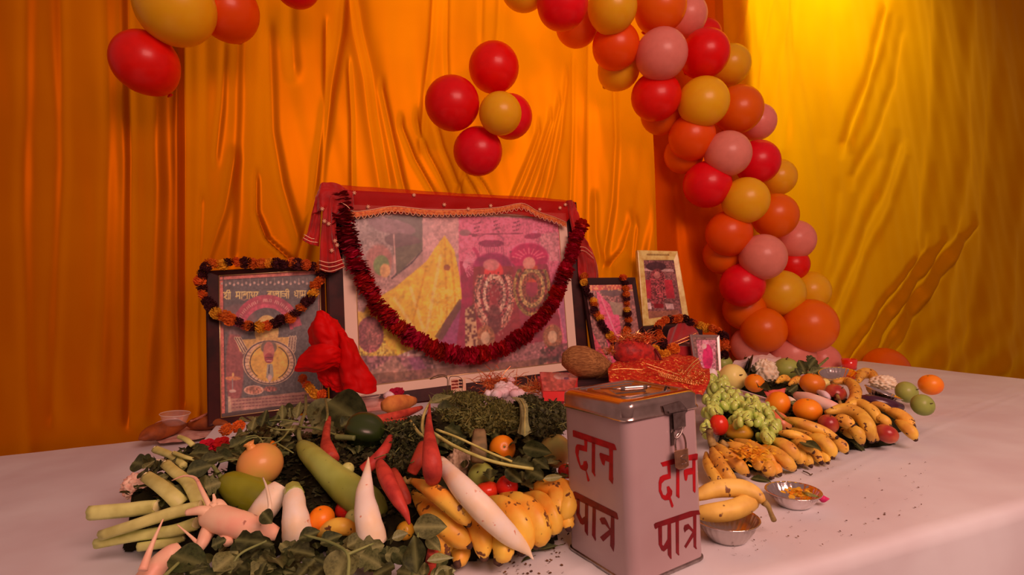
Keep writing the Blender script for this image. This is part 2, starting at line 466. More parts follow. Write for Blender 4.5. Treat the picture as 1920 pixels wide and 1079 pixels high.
# recessed grip plate, folding handle and coin slot
flat(obj('grip_recess', MB().add([L3(*p) for p in ((-.045, -.012, zt), (.02, -.03, zt), (.042, .022, zt), (-.02, .04, zt), (-.05, -.016, zt-.004), (.022, -.036, zt-.004), (.048, .026, zt-.004), (-.022, .046, zt-.004))],
     [(0, 1, 2, 3), (0, 4, 5, 1), (1, 5, 6, 2), (2, 6, 7, 3), (3, 7, 4, 0)]), M_steel2, lid, False))
obj('handle', mbjoin(sweep([L3(-.045, .035, zt+.003), L3(-.052, -.005, zt+.009), L3(-.045, -.022, zt+.010), L3(.012, -.045, zt+.010), L3(.022, -.040, zt+.009), L3(.040, .0, zt+.003)], [.0022]*2, 8, 30),
     sweep([L3(-.042, -.024, zt+.010), L3(.010, -.045, zt+.010)], [.0058, .0058], 12, 6)), M_steel, lid)
flat(obj('coin_slot', MB().add([L3(*p) for p in ((.045, -.066, zt+.0012), (.082, -.036, zt+.0012), (.079, -.032, zt+.0012), (.042, -.062, zt+.0012))], [(0, 1, 2, 3)]), mat('slot_black', (.01, .008, .008), .8), lid, False))
obj('slot_edge', mbjoin(sweep([L3(.044, -.067, zt+.001), L3(.083, -.037, zt+.001)], [.0008]*2, 6, 3), sweep([L3(.041, -.061, zt+.001), L3(.080, -.031, zt+.001)], [.0006]*2, 6, 3)), M_steel, lid)
# lettering traced on the two faces: each letter a thin raised flat shape
def lettering(zoom_x, zoom_y, sc, polys, face, m):
    n = -exl if face == 'r' else -exr
    p0 = boxc+n*(H+.0004)
    mb = MB()
    for poly in polys:
        Q = [on_plane(zoom_x+x/sc, zoom_y+y/sc, p0, n) for x, y in poly]
        k = len(Q)
        me = [q+n*.0003 for q in Q]
        mb.add(me+Q, [tuple(range(k))]+[(i, (i+1) % k, k+(i+1) % k, k+i) for i in range(k)])
    o = obj('lettering', mb, m, don, False)
    md = o.modifiers.new('tri', 'TRIANGULATE'); return o
S1 = 8.3
def bar(a, b, w):
    (x0, y0), (x1, y1) = a, b; l = math.hypot(x1-x0, y1-y0); nx, ny = -(y1-y0)/l*w/2, (x1-x0)/l*w/2
    return [(x0+nx, y0+ny), (x1+nx, y1+ny), (x1-nx, y1-ny), (x0-nx, y0-ny)]
lettering(1060, 795, S1, [[(115, 105), (130, 100), (755, 315), (772, 330), (800, 412), (745, 412), (120, 200)],
    [(293, 230), (345, 245), (338, 440), (215, 410), (205, 500), (240, 650), (275, 640), (285, 585), (330, 580), (352, 640), (350, 690), (330, 735), (380, 885), (360, 905), (345, 890), (318, 740), (270, 720), (235, 695), (190, 580), (155, 440), (160, 360), (180, 322), (215, 322), (298, 345)],
    [(413, 280), (465, 300), (462, 780), (470, 800), (462, 830), (412, 750)],
    [(680, 390), (742, 410), (742, 820), (748, 860), (738, 945), (678, 870), (685, 600), (622, 575), (608, 655), (575, 630), (540, 530), (530, 470), (545, 452), (685, 502)]], 'l', M_redpaint)
lettering(1060, 915, S1, [[(122, 65), (150, 60), (780, 380), (805, 400), (825, 490), (815, 500), (745, 465), (150, 175)],
    [(180, 165), (225, 180), (222, 400), (258, 482), (305, 445), (308, 235), (355, 250), (352, 745), (345, 748), (302, 680), (300, 570), (270, 580), (235, 560), (172, 420)],
    [(425, 285), (475, 310), (470, 760), (476, 805), (468, 835), (415, 740)],
    [(710, 430), (762, 455), (765, 880), (752, 1000), (698, 905), (702, 735), (590, 840), (540, 770), (685, 655), (622, 575), (570, 572), (532, 488), (560, 465), (612, 465), (645, 520), (690, 625), (705, 630)]], 'l', M_maroon)
lettering(1215, 835, S1, [[(195, 275), (400, 215), (640, 155), (750, 132), (775, 138), (770, 225), (750, 235), (635, 240), (400, 300), (230, 338)],
    [(300, 320), (350, 315), (355, 520), (260, 550), (212, 600), (205, 690), (235, 775), (275, 785), (300, 740), (292, 650), (325, 638), (378, 715), (375, 770), (352, 815), (398, 945), (382, 975), (362, 965), (330, 855), (265, 862), (215, 830), (168, 720), (165, 580), (185, 500), (230, 470), (310, 450)],
    [(440, 330), (488, 325), (488, 780), (492, 815), (480, 830), (438, 795)],
    [(690, 215), (738, 210), (740, 720), (730, 748), (700, 715), (695, 455), (620, 465), (608, 540), (595, 562), (572, 545), (555, 440), (560, 390), (600, 370), (690, 352)]], 'r', M_redpaint)
lettering(1215, 945, 8.99, [[(100, 350), (125, 325), (700, 130), (740, 122), (855, 110), (882, 185), (815, 188), (755, 215), (390, 335), (180, 395), (130, 430), (112, 410)],
    [(170, 380), (235, 375), (238, 690), (262, 715), (328, 600), (330, 345), (388, 335), (395, 880), (398, 930), (380, 932), (335, 865), (330, 755), (270, 808), (230, 790), (180, 690)],
    [(465, 300), (520, 290), (522, 830), (528, 868), (515, 875), (472, 830)],
    [(760, 195), (815, 185), (812, 720), (825, 765), (812, 770), (770, 730), (765, 560), (640, 755), (612, 720), (750, 480), (690, 425), (640, 460), (620, 490), (600, 420), (615, 365), (680, 340), (755, 430), (765, 430)]], 'r', M_maroon)
# hasp and padlock on the right face
nr = -exl
def Rf(px, py, o=.003): return on_plane(px, py, boxc+nr*(H+o), nr)
def plate(pts, o0, o1):
    a = [Rf(x, y, o0) for x, y in pts]; b = [Rf(x, y, o1) for x, y in pts]; k = len(a)
    return MB().add(a+b, [tuple(range(k-1, -1, -1)), tuple(range(k, 2*k))]+[(i, (i+1) % k, k+(i+1) % k, k+i) for i in range(k)])
hs = obj('hasp', mbjoin(plate([(1243, 762), (1276, 753), (1289, 768), (1289, 773), (1256, 779), (1247, 777)], .003, .006), plate([(1254, 772), (1289, 766), (1289, 769), (1255, 776)], .004, .012),
      plate([(1262, 776), (1285, 771), (1286, 800), (1264, 806)], .004, .011), plate([(1257, 780), (1265, 778), (1266, 834), (1259, 836)], .0015, .004)), M_steel2, don, False)
obj('staple', sweep([Rf(1264, 808, .004), Rf(1266, 822, .013), Rf(1274, 818, .016), Rf(1281, 803, .013), Rf(1283, 800, .004)], [.0018]*2, 8, 16), M_steel2, don)
pk = root('padlock', Rf(1275, 865, .012), 'small brass padlock hanging from the hasp of the white donation box', 'padlock')
pk_pts = [(1264, 846), (1290, 841), (1292, 874), (1285, 879), (1272, 881), (1266, 877)]
bevel(obj('lock_body', plate(pk_pts, .006, .019), M_brass, pk, False), .0015)
obj('shackle', sweep([Rf(1267, 846, .012), Rf(1266, 830, .012), Rf(1269, 817, .012), Rf(1275, 812, .012), Rf(1281, 816, .012), Rf(1285, 828, .012), Rf(1286, 842, .012)], [.0021]*2, 8, 24), M_steel, pk)
obj('emblem', sweep([Rf(1288, 853, .0195), Rf(1279, 855, .0195), Rf(1277, 860, .0195), Rf(1286, 863, .0195), Rf(1286, 869, .0195), Rf(1278, 871, .0195)], [.0006]*2, 6, 18), M_steel2, pk)

# ------------------------------------------------------------ balloons
BC = {'red': ('red_balloon', (200, 8, 10), (230, 30, 10)), 'orange': ('orange_balloon', (235, 75, 0), (250, 100, 10)),
      'deep': ('deep_orange_balloon', (222, 58, 2), (235, 80, 10)), 'yellow': ('yellow_balloon', (222, 128, 12), (240, 150, 30)), 'pink': ('pink_balloon', (204, 98, 80), (225, 120, 100))}
BM = {}
ILL = (0.64, 0.36, 0.31)
for k, (nm, a, b) in BC.items():
    BM[k] = mat(nm, C(*a), .33, C(*a, k=.93), 3, .0, spec=.35, coat=.12, translucent=.25, rnd=.04)
def balloon_mesh():
    prof = []
    for i in range(25):
        t = i/24*PI
        r = math.sin(t); z = -math.cos(t)
        if z < 0: r *= 1-.16*(-z)**2.2; z *= 1.13
        prof.append((max(r, .0005)*1.0, z))
    return lathe(prof, 32)
BAL = {}; KNOT = {}
for k in BM:
    b = balloon_mesh(); BAL[k] = mesh_np('balloon_skin', b.v, b.f, BM[k])
    kn = lathe([(.05, -1.10), (.035, -1.14), (.045, -1.17), (.10, -1.22), (.09, -1.24), (.01, -1.20)], 12, lambda th, z: 1+.15*math.sin(th*5))
    KNOT[k] = mesh_np('knot', kn.v, kn.f, BM[k])
def balloon(px, py, rx, ry, colr, D, label, group, tail=None):
    c = A(px, py, D); r = rx*D/F_PX; rz = ry*D/F_PX/1.06
    M = Matrix.Translation(Vector(c))
    t = Vector(tail) if tail is not None else Vector((RND.uniform(-.4, .4), RND.uniform(.55, .9), RND.uniform(-.5, .4)))
    q = (-t).to_track_quat('Z', 'Y').to_matrix().to_4x4()
    M = M @ q @ Matrix.Diagonal((r, r, (r+rz)/2, 1))
    e = root('balloon', c, label, 'balloon', group)
    inst('balloon_skin', BAL[colr], M, e); inst('knot', KNOT[colr], M, e)
def wD(px, py): return dep(wall_px(px, py))
names = {'red': 'red', 'orange': 'bright orange', 'deep': 'deep orange', 'yellow': 'yellow', 'pink': 'pale pink'}
ordw = ['topmost', 'second from the top', 'third from the top', 'fourth from the top', 'fifth from the top', 'sixth from the top', 'seventh from the top', 'eighth from the top', 'ninth from the top', 'tenth from the top', 'eleventh from the top']
arch = [ # px, py, rx, ry, colour, layer (0 front, 1 middle, 2 back)
 (1055, 6, 48, 50, 'red', 0), (982, -24, 44, 38, 'yellow', 1), (1082, 48, 40, 41, 'orange', 2), (1148, 14, 46, 46, 'yellow', 0), (1155, 86, 44, 44, 'deep', 1),
 (1160, 130, 39, 39, 'yellow', 2), (1238, 11, 49, 47, 'orange', 0), (1287, 30, 38, 42, 'pink', 1), (1240, 102, 48, 49, 'pink', 0), (1322, 100, 45, 47, 'red', 0), (1322, 66, 30, 30, 'red', 2),
 (1368, 122, 38, 43, 'yellow', 2), (1230, 181, 46, 42, 'red', 1), (1240, 215, 38, 34, 'orange', 2), (1319, 191, 47, 45, 'yellow', 0), (1384, 205, 45, 43, 'orange', 1),
 (1420, 229, 34, 38, 'pink', 2), (1298, 257, 44, 39, 'deep', 1), (1282, 290, 36, 37, 'orange', 2), (1365, 288, 43, 41, 'pink', 0), (1420, 304, 41, 40, 'red', 1),
 (1458, 333, 34, 37, 'yellow', 2), (1326, 346, 44, 41, 'red', 1), (1398, 376, 43, 40, 'yellow', 0), (1453, 405, 42, 39, 'orange', 1), (1367, 438, 43, 38, 'deep', 1),
 (1490, 450, 37, 39, 'pink', 2), (1356, 478, 37, 34, 'orange', 2), (1431, 482, 43, 41, 'pink', 0), (1486, 496, 30, 27, 'red', 3), (1392, 535, 41, 36, 'red', 1), (1465, 550, 43, 43, 'yellow', 1),
 (1518, 546, 37, 36, 'yellow', 2), (1396, 580, 40, 36, 'orange', 2), (1432, 619, 42, 40, 'orange', 1), (1519, 611, 50, 46, 'orange', 0), (1407, 648, 36, 32, 'pink', 2),
 (1485, 668, 42, 34, 'pink', 1), (1540, 678, 34, 28, 'pink', 2)]
cnt = {}
for (x, y, rx, ry, c, ly) in sorted(arch, key=lambda a: a[1]):
    k = cnt.get(c, 0); cnt[c] = k+1
    w = wD(x, y)
    D = w-.54+min(ly, 2)*.15
    if ly == 3: D = w-.20
    balloon(x, y, rx, ry, c, D, '%s balloon in the curved balloon arch, %s of its colour there' % (names[c], ordw[k]), 'balloons of the arch')
for (x, y, rx, ry, c, ly, lb) in [(328, 12, 71, 65, 'yellow', 0, 'large orange-yellow balloon at the top of the left hand bunch'), (427, 20, 55, 56, 'deep', 1, 'deep orange balloon beside the large yellow one in the upper left'),
      (272, 117, 57, 61, 'red', 1, 'red balloon below the large yellow one in the upper left'), (556, -28, 42, 37, 'red', 1, 'red balloon peeking in at the top edge over the plain curtain'),
      (1662, 694, 42, 36, 'orange', 1, 'orange balloon low behind the cauliflower at the right edge')]:
    D = wD(x, y)-.38+ly*.10
    balloon(x, y, rx, ry, c, D, lb, 'loose balloons at the edges')
for (x, y, rx, ry, c, dd, lb) in [(926, 127, 47, 50, 'red', .24, 'red balloon at the top of the flower-shaped bunch above the portrait'), (848, 194, 51, 50, 'red', .28, 'red balloon at the left of the flower-shaped bunch above the portrait'),
      (956, 219, 42, 45, 'red', .22, 'red balloon half hidden behind the yellow one in the flower-shaped bunch'), (896, 284, 46, 45, 'red', .25, 'red balloon at the bottom of the flower-shaped bunch above the portrait'),
      (938, 213, 40, 43, 'yellow', .43, 'small yellow balloon at the centre of the flower-shaped bunch')]:
    balloon(x, y, rx, ry, c, wD(x, y)-dd, lb, 'flower-shaped balloon bunch above the portrait', tail=(RND.uniform(-.1, .1), 1, 0))
ILL = (0.90, 0.44, 0.37)
# ------------------------------------------------------------ framed pictures standing on a low platform at the back
M_frame = mat('dark_red_wood_frame', C(62, 14, 10), .45, C(40, 9, 7), 14, .05, 60, spec=.25)
M_frame_side = mat('frame_side', C(50, 10, 8), .6, spec=.2)
M_gold = mat('gold_beading', (.95, .72, .35), .3, metal=.85)
M_matw = mat('cream_mat_board', C(236, 156, 128), .5, coat=.1)
M_goldframe = mat('pale_gold_frame', C(226, 160, 88), .4, C(205, 130, 60), 30, .1, 60, coat=.3)
M_print = mat('print', (0, 0, 0), .35, attr='Col', coat=.12, spec=.3)
M_glass = mat('picture_glass', (1, 1, 1), .03, spec=.3, alpha=.04)
def quadpt(Q, s, t, o=0.0):
    BL, BR, TR, TL = Q['c']
    return (BL*(1-s)+BR*s)*(1-t)+(TL*(1-s)+TR*s)*t + Q['n']*o
def quad(c):
    c = [np.asarray(p) for p in c]
    n = np.cross(c[1]-c[0], c[3]-c[0]); n /= np.linalg.norm(n)
    if n[1] > 0: n = -n
    return {'c': c, 'n': n, 'w': np.linalg.norm(c[1]-c[0]), 'h': np.linalg.norm(c[3]-c[0])}
def inner(Q, l, r, b, t, o=0.0):
    """shrunken quad: margins as fractions"""
    q = quad([quadpt(Q, l, b, o), quadpt(Q, 1-r, b, o), quadpt(Q, 1-r, 1-t, o), quadpt(Q, l, 1-t, o)]); q['n'] = Q['n']; return q
def railmb(Qo, Qi, z0, z1, zi):
    """mitred frame between an outer and an inner quad, depth z0..z1"""
    V = []; 
    for Q, z in ((Qo, z0), (Qo, z1*.8), (Qo, z1), (Qi, zi), (Qi, z0)):
        V += [p+Qo['n']*z for p in Q['c']]
    # a small step in from the outer edge
    for k in range(4): V[8+k] = V[8+k]*.85+(Qi['c'][k]+Qo['n']*z1)*.15
    F = []
    for l in range(4): F += [(l*4+i, l*4+(i+1) % 4, (l+1)*4+(i+1) % 4, (l+1)*4+i) for i in range(4)]
    F += [(16+i, 16+(i+1) % 4, (i+1) % 4, i) for i in range(4)]
    return MB().add(V, F)
def board(Q, o0, o1):
    V = [p+Q['n']*o0 for p in Q['c']]+[p+Q['n']*o1 for p in Q['c']]
    return MB().add(V, [(3, 2, 1, 0), (4, 5, 6, 7), (0, 1, 5, 4), (1, 2, 6, 5), (2, 3, 7, 6), (3, 0, 4, 7)])
# --- flat prints: every grid point gets the colour that the print has there
def ell(x, y, cx, cy, rx, ry, rot=0):
    c, s = math.cos(rot), math.sin(rot); X = (x-cx)*c+(y-cy)*s; Y = -(x-cx)*s+(y-cy)*c
    return (X/rx)**2+(Y/ry)**2
def inpoly(x, y, P):
    r = np.zeros(x.shape, bool); n = len(P); j = n-1
    for i in range(n):
        xi, yi = P[i]; xj, yj = P[j]
        c = ((yi > y) != (yj > y)) & (x < (xj-xi)*(y-yi)/(yj-yi+1e-9)+xi); r ^= c; j = i
    return r
def dseg(x, y, P):
    d = np.full(x.shape, 1e9)
    for (x0, y0), (x1, y1) in zip(P[:-1], P[1:]):
        vx, vy = x1-x0, y1-y0; t = np.clip(((x-x0)*vx+(y-y0)*vy)/(vx*vx+vy*vy+1e-9), 0, 1)
        d = np.minimum(d, np.hypot(x-x0-t*vx, y-y0-t*vy))
    return d
class Print:
    def __init__(s, Q, nx, ny, base, o=0.0):
        s.nx, s.ny = nx, ny
        a, b = np.meshgrid(np.linspace(0, 1, nx), np.linspace(0, 1, ny), indexing='ij')
        a = a[..., None]; b = b[..., None]; BL, BR, TR, TL = Q['c']
        s.a = a[..., 0]; s.b = b[..., 0]
        s.P = (BL*(1-a)+BR*a)*(1-b)+(TL*(1-a)+TR*a)*b+Q['n']*o
        px, py = proj(s.P.reshape(-1, 3)); s.x = px.reshape(nx, ny); s.y = py.reshape(nx, ny)
        s.c = np.zeros((nx, ny, 3)); s.c[:] = base
        s.rs = np.random.RandomState(11)
    def put(s, m, col, k=1.0):
        m = m.astype(float)[..., None]*k; s.c = s.c*(1-m)+np.array(col, float)*m; return s
    def ellipse(s, cx, cy, rx, ry, col, rot=0, k=1.0, soft=.0):
        e = ell(s.x, s.y, cx, cy, rx, ry, rot)
        return s.put(np.clip((1+soft-e)/(soft+1e-6), 0, 1) if soft else e < 1, col, k)
    def ring(s, cx, cy, rx, ry, w, col, rot=0, a0=-400, a1=400):
        e = np.sqrt(ell(s.x, s.y, cx, cy, rx, ry, rot)); an = np.degrees(np.arctan2(-(s.y-cy), s.x-cx))
        return s.put((abs(e-1)*min(rx, ry) < w) & (an >= a0) & (an <= a1), col)
    def poly(s, P, col, k=1.0): return s.put(inpoly(s.x, s.y, P), col, k)
    def line(s, P, w, col, k=1.0): return s.put(dseg(s.x, s.y, P) < w, col, k)
    def speck(s, m, amt, sc=3.0, col=None, thr=.55):
        """coarse speckle inside a mask"""
        gx = np.floor(s.x/sc).astype(int); gy = np.floor(s.y/sc).astype(int)
        h = np.abs(np.sin(gx*127.1+gy*311.7)*43758.5453) % 1.0
        if col is None: s.c = np.where(m[..., None], s.c*(1+amt*(h[..., None]-.5)), s.c)
        else: s.put(m & (h > thr), col, amt)
        return s
    def build(s, name, parent, m=None):
        i = np.arange(s.nx*s.ny).reshape(s.nx, s.ny)
        Qd = np.stack([i[:-1, :-1], i[1:, :-1], i[1:, 1:], i[:-1, 1:]], -1).reshape(-1, 4)
        me = mesh_np(name, s.P.reshape(-1, 3), Qd, m or M_print, False)
        at = me.color_attributes.new('Col', 'FLOAT_COLOR', 'POINT')
        for sc_, am in ((9.0, .10), (4.0, .10), (2.0, .07)):      # printed shading and grain
            gx, gy = s.x/sc_, s.y/sc_; ix, iy = np.floor(gx).astype(int), np.floor(gy).astype(int); fx, fy = gx-ix, gy-iy
            hh = lambda a, b: np.abs(np.sin(a*127.1+b*311.7)*43758.5453) % 1.0
            nv = (hh(ix, iy)*(1-fx)+hh(ix+1, iy)*fx)*(1-fy)+(hh(ix, iy+1)*(1-fx)+hh(ix+1, iy+1)*fx)*fy
            s.c = s.c*(1+am*2*(nv[..., None]-.5))
        if s.nx > 100:
            b = s.c.copy(); b[1:-1, 1:-1] = (s.c[1:-1, 1:-1]*4+s.c[:-2, 1:-1]+s.c[2:, 1:-1]+s.c[1:-1, :-2]+s.c[1:-1, 2:])/8; s.c = b
        q = np.clip(s.c.reshape(-1, 3), 0, 255)/255.0
        l = np.where(q <= .04045, q/12.92, ((q+.055)/1.055)**2.4)/np.array(ILL)*np.array([1.22, .90, .74])
        at.data.foreach_set('color', np.c_[np.clip(l, .002, .93), np.ones(len(l))].astype(np.float32).ravel())
        return place(name, me, parent)
M_drape = M_cloth
def plinth(a0, a1, b0, b1, h, label, name='low_platform'):
    mb = boxmb(a0, a1, b0, b1, TZ+.003, TZ+h)
    mb.v = [tuple(T0*[1, 1, 0]+TE*v[0]+TN*v[1]+np.array([0, 0, v[2]])) for v in mb.v]
    o = obj(name, mb, M_drape, None, False); bevel(o, .006, 3); tag(o, label, 'platform'); return o

# --- the large framed picture
QB = quad([A(620, 780, 2.50), A(1106, 712, 3.06), A(1079, 380, 3.11), A(605, 355, 2.55)])
plinth(-.75, 1.35, 1.36, 1.80, .052, 'low cloth covered platform under the framed pictures at the back of the table')
big = root('picture_frame', quadpt(QB, .5, 0), 'largest framed picture, dark red frame, draped with a red rose garland', 'picture', )
QBi = inner(QB, .056, .050, .066, .064)
bevel(obj('frame', railmb(QB, QBi, -.03, .014, .004), M_frame, big, False), .002)
obj('backboard', board(inner(QB, .02, .02, .02, .02), -.028, -.006), M_frame_side, big, False)
obj('mat_board', board(QBi, -.005, .000), M_matw, big, False)
QBp = inner(QBi, .048, .045, .052, .030)
gl = MB()
for k in range(4): 
    t = sweep([QBp['c'][k]+QB['n']*.002, QBp['c'][(k+1) % 4]+QB['n']*.002], [.0022]*2, 6, 3, smoothpath=False); gl.add(t.v, t.f)
obj('gold_beading', gl, M_gold, big)
p = Print(QBp, 300, 200, (172, 118, 112), .001)
X, Y = p.x, p.y
p.poly([(640, 405), (790, 405), (790, 470), (730, 520), (640, 520)], (150, 112, 108)).speck(X < 735, .35, 2.2)
p.poly([(720, 405), (792, 405), (792, 470), (740, 520), (735, 420)], (96, 76, 68)).ellipse(735, 425, 45, 14, (128, 84, 88), .2).ellipse(755, 452, 34, 14, (100, 66, 66), .1)
p.line([(738, 440), (741, 512)], 1.6, (190, 130, 122)).line([(792, 470), (770, 495), (735, 522)], 1.2, (60, 45, 50)).poly([(742, 465), (792, 455), (790, 472), (745, 515)], (100, 82, 66))
p.poly([(793, 405), (862, 405), (862, 470), (793, 560)], (196, 132, 130)).speck((X > 793) & (X < 860) & (Y < 480), .15, 3)
p.poly([(860, 405), (1050, 412), (1056, 500), (1070, 640), (1078, 690), (860, 690)], (210, 92, 118)).speck(X > 860, .22, 2.2)
p.poly([(1010, 440), (1046, 435), (1050, 490), (1020, 490)], (196, 110, 120)).speck((X > 1000) & (Y < 500), .3, 2)
p.ellipse(711, 490, 22, 28, (168, 96, 88), soft=.5).ellipse(715, 498, 14, 18, (110, 118, 66), soft=.3).ellipse(722, 508, 10, 13, (200, 136, 86))
p.poly([(834, 442), (852, 470), (862, 520), (866, 560), (850, 640), (810, 640), (690, 690), (650, 660), (690, 570), (740, 540), (800, 490), (818, 462)], (226, 160, 40))
for k, (a, b) in enumerate([((834, 450), (838, 630)), ((826, 480), (800, 620)), ((845, 470), (858, 610)), ((770, 540), (800, 640)), ((800, 500), (770, 620)), ((740, 560), (790, 640)), ((700, 590), (730, 660))]):
    p.line([a, b], 2.0+k % 2, (236, 176, 96) if k % 2 else (204, 132, 20), .8)
p.ellipse(838, 502, 6, 6, (160, 80, 40)).speck(inpoly(X, Y, [(800, 540), (866, 540), (850, 640), (800, 620)]), .5, 3, (244, 190, 90), .6)
p.poly([(650, 580), (700, 590), (720, 640), (760, 690), (680, 700), (650, 690)], (206, 150, 60)).speck(X < 760, .12, 2.5)
p.poly([(640, 560), (664, 560), (668, 620), (664, 700), (652, 700)], (176, 124, 130))
p.ellipse(694, 628, 25, 34, (132, 62, 66)).ellipse(700, 630, 15, 22, (150, 78, 74)).speck(ell(X, Y, 694, 640, 30, 44) < 1, .6, 2.5)
p.poly([(664, 668), (800, 668), (815, 700), (790, 720), (680, 722)], (138, 80, 84)).speck((Y > 655) & (X < 820), .5, 4)
p.poly([(690, 700), (740, 668), (770, 700), (750, 722)], (176, 120, 100), .7).poly([(764, 672), (790, 670), (802, 698), (780, 700)], (130, 60, 90), .8)
p.poly([(815, 650), (835, 600), (866, 560), (870, 640), (840, 650)], (150, 58, 96)).poly([(815, 632), (862, 560), (868, 572), (828, 640)], (100, 60, 40), .8)
p.poly([(862, 490), (896, 495), (892, 540), (872, 680), (852, 680), (866, 560)], (150, 26, 62))
for k in range(13):
    a = -1.1+k*.19; p.line([(868, 496), (868+26*math.cos(a), 496+26*math.sin(a))], .8, (220, 120, 140))
p.ring(872, 490, 26, 30, 3, (176, 40, 84), 0, -60, 60)
p.ellipse(921, 457, 24, 7, (140, 36, 72)).ring(920, 452, 24, 14, 1, (170, 70, 100), 0, 0, 180).ellipse(999, 443, 16, 5.5, (150, 40, 74), -.12).ellipse(872, 437, 11, 6, (150, 90, 96))
for xx in range(899, 946, 4): p.line([(xx, 458), (xx+1, 474)], .5, (160, 60, 90))
p.line([(880, 440), (980, 438)], 1, (130, 50, 70)).line([(885, 443), (905, 442)], 1, (130, 50, 70))
for k in range(40): p.ellipse(888+(k*37 % 110), 414+(k*17 % 22), 1.3, 1.3, (110, 40, 60))
# two garlanded figures (plain, generic)
p.ellipse(924, 500, 34, 24, (150, 30, 76), soft=.3).poly([(888, 500), (962, 500), (978, 600), (985, 690), (880, 690), (884, 590)], (140, 36, 44))
p.ellipse(926, 512, 17, 21, (214, 52, 52), soft=.2).ellipse(921, 497, 14, 10, (196, 104, 104), soft=.4)
p.ellipse(919, 513, 2, 1.5, (90, 20, 26)).ellipse(934, 512, 2, 1.5, (90, 20, 26)).line([(921, 525), (932, 525)], 1, (140, 20, 30)).line([(927, 513), (927, 519)], .8, (170, 40, 40))
for rr, cc in ((38, (150, 86, 70)), (32, (188, 128, 108)), (26, (120, 44, 46)), (20, (206, 150, 126)), (14, (120, 50, 50))):
    e = ell(X, Y, 927, 553, rr*.92, rr*1.7); q = (np.abs(np.sqrt(e)-1)*rr < 3.6) & (Y > 515)
    p.put(q, cc, .8).speck(q, 1.1, 2.4)
p.speck(ell(X, Y, 927, 575, 34, 60) < 1, .5, 3.2, (196, 140, 120), .8)
p.ellipse(927, 600, 12, 26, (96, 30, 34), k=.8, soft=.4)
p.poly([(955, 470), (975, 475), (990, 540), (975, 560)], (70, 50, 46), .7)
p.ellipse(992, 482, 34, 24, (176, 24, 76), soft=.3).poly([(962, 500), (1026, 495), (1050, 600), (1060, 690), (985, 690), (975, 600)], (146, 40, 60))
for k in range(9):
    a = PI+.35+k*.3; p.line([(992+16*math.cos(a), 490+14*math.sin(a)), (992+33*math.cos(a), 490+24*math.sin(a))], 1, (226, 90, 110))
p.poly([(982, 498), (1008, 498), (1006, 530), (986, 530)], (186, 62, 40)).ellipse(992, 494, 11, 11, (210, 120, 110), soft=.3).ellipse(989, 516, 1.8, 1.5, (80, 26, 20)).ellipse(1001, 515, 1.8, 1.5, (80, 26, 20))
for rr, cc in ((31, (150, 104, 56)), (26, (120, 46, 40)), (21, (168, 120, 76)), (15, (130, 60, 44))):
    e = np.sqrt(ell(X, Y, 997, 540, rr, rr*1.55)); q = (np.abs(e-1)*rr < 3.6) & (Y > 505)
    p.put(q, cc).speck(q, .8, 2.6)
for cx, cy in ((910, 634), (1036, 632)):
    p.ellipse(cx, cy, 17, 22, (150, 84, 56), soft=.3).speck(ell(X, Y, cx, cy, 17, 22) < 1, .5, 2).ellipse(cx, cy, 8, 11, (206, 150, 120), soft=.3)
p.poly([(872, 580), (890, 570), (896, 640), (892, 668), (872, 668)], (110, 50, 44)).speck(inpoly(X, Y, [(872, 580), (890, 570), (896, 640), (892, 668), (872, 668)]), .9, 4, (206, 150, 110), .5)
p.poly([(1040, 540), (1066, 530), (1080, 640), (1060, 640)], (166, 84, 112)).poly([(940, 655), (1020, 640), (1030, 700), (930, 705)], (150, 86, 88)).speck((Y > 640) & (X > 925) & (X < 1030), .35, 3)
p.poly([(660, 705), (1075, 668), (1080, 705), (660, 740)], (112, 66, 50), .7).speck(Y > 660, .25, 4)
p.poly([(1015, 655), (1075, 640), (1078, 672), (1010, 680)], (84, 48, 44), .7).speck((Y > 650) & (X > 1010), .8, 4)
p.build('print', big)
obj('glass', board(QBp, .003, .0045), M_glass, big, False)

# --- left picture with its notice
QL = quad([A(390, 800, 2.30), A(615, 768, 2.49), A(608, 497, 2.53), A(386, 509, 2.34)])
lp = root('picture_frame', quadpt(QL, .5, 0), 'framed devotional print with lettering, standing before the plain curtain under a marigold garland', 'picture')
QLi = inner(QL, .105, .045, .045, .035)
bevel(obj('frame', railmb(QL, QLi, -.03, .022, .006), M_frame, lp, False), .002)
obj('backboard', board(inner(QL, .03, .03, .02, .02), -.028, -.006), M_frame_side, lp, False)
gl = MB()
for k in range(4):
    t = sweep([QLi['c'][k]+QB['n']*.010, QLi['c'][(k+1) % 4]+QB['n']*.010], [.0026]*2, 6, 3, smoothpath=False); gl.add(t.v, t.f)
obj('gold_beading', gl, M_gold, lp)
p = Print(QLi, 260, 330, (92, 76, 76), .001); X, Y = p.x, p.y
p.c = p.c*(1+.0)+0
p.put((p.b > .972) | (p.a < .034), (206, 96, 84)).put((p.a > .975) | (p.b < .012), (140, 80, 76)).put(((p.b > .966) & (p.b < .972)) | ((p.a > .034) & (p.a < .040)), (70, 40, 46))
p.speck(Y > 0, .16, 3)
p.ellipse(440, 690, 15, 70, (146, 70, 68), soft=.5).ellipse(446, 600, 30, 26, (120, 84, 84), soft=.5)
for k in range(22): 
    x = 416+k*7.6; p.ellipse(x, 532+(k % 2)*3-k*.15, 2.2, 2.6, (186, 138, 128))
    if k % 2: p.line([(x, 522), (x, 532)], .5, (160, 118, 110))
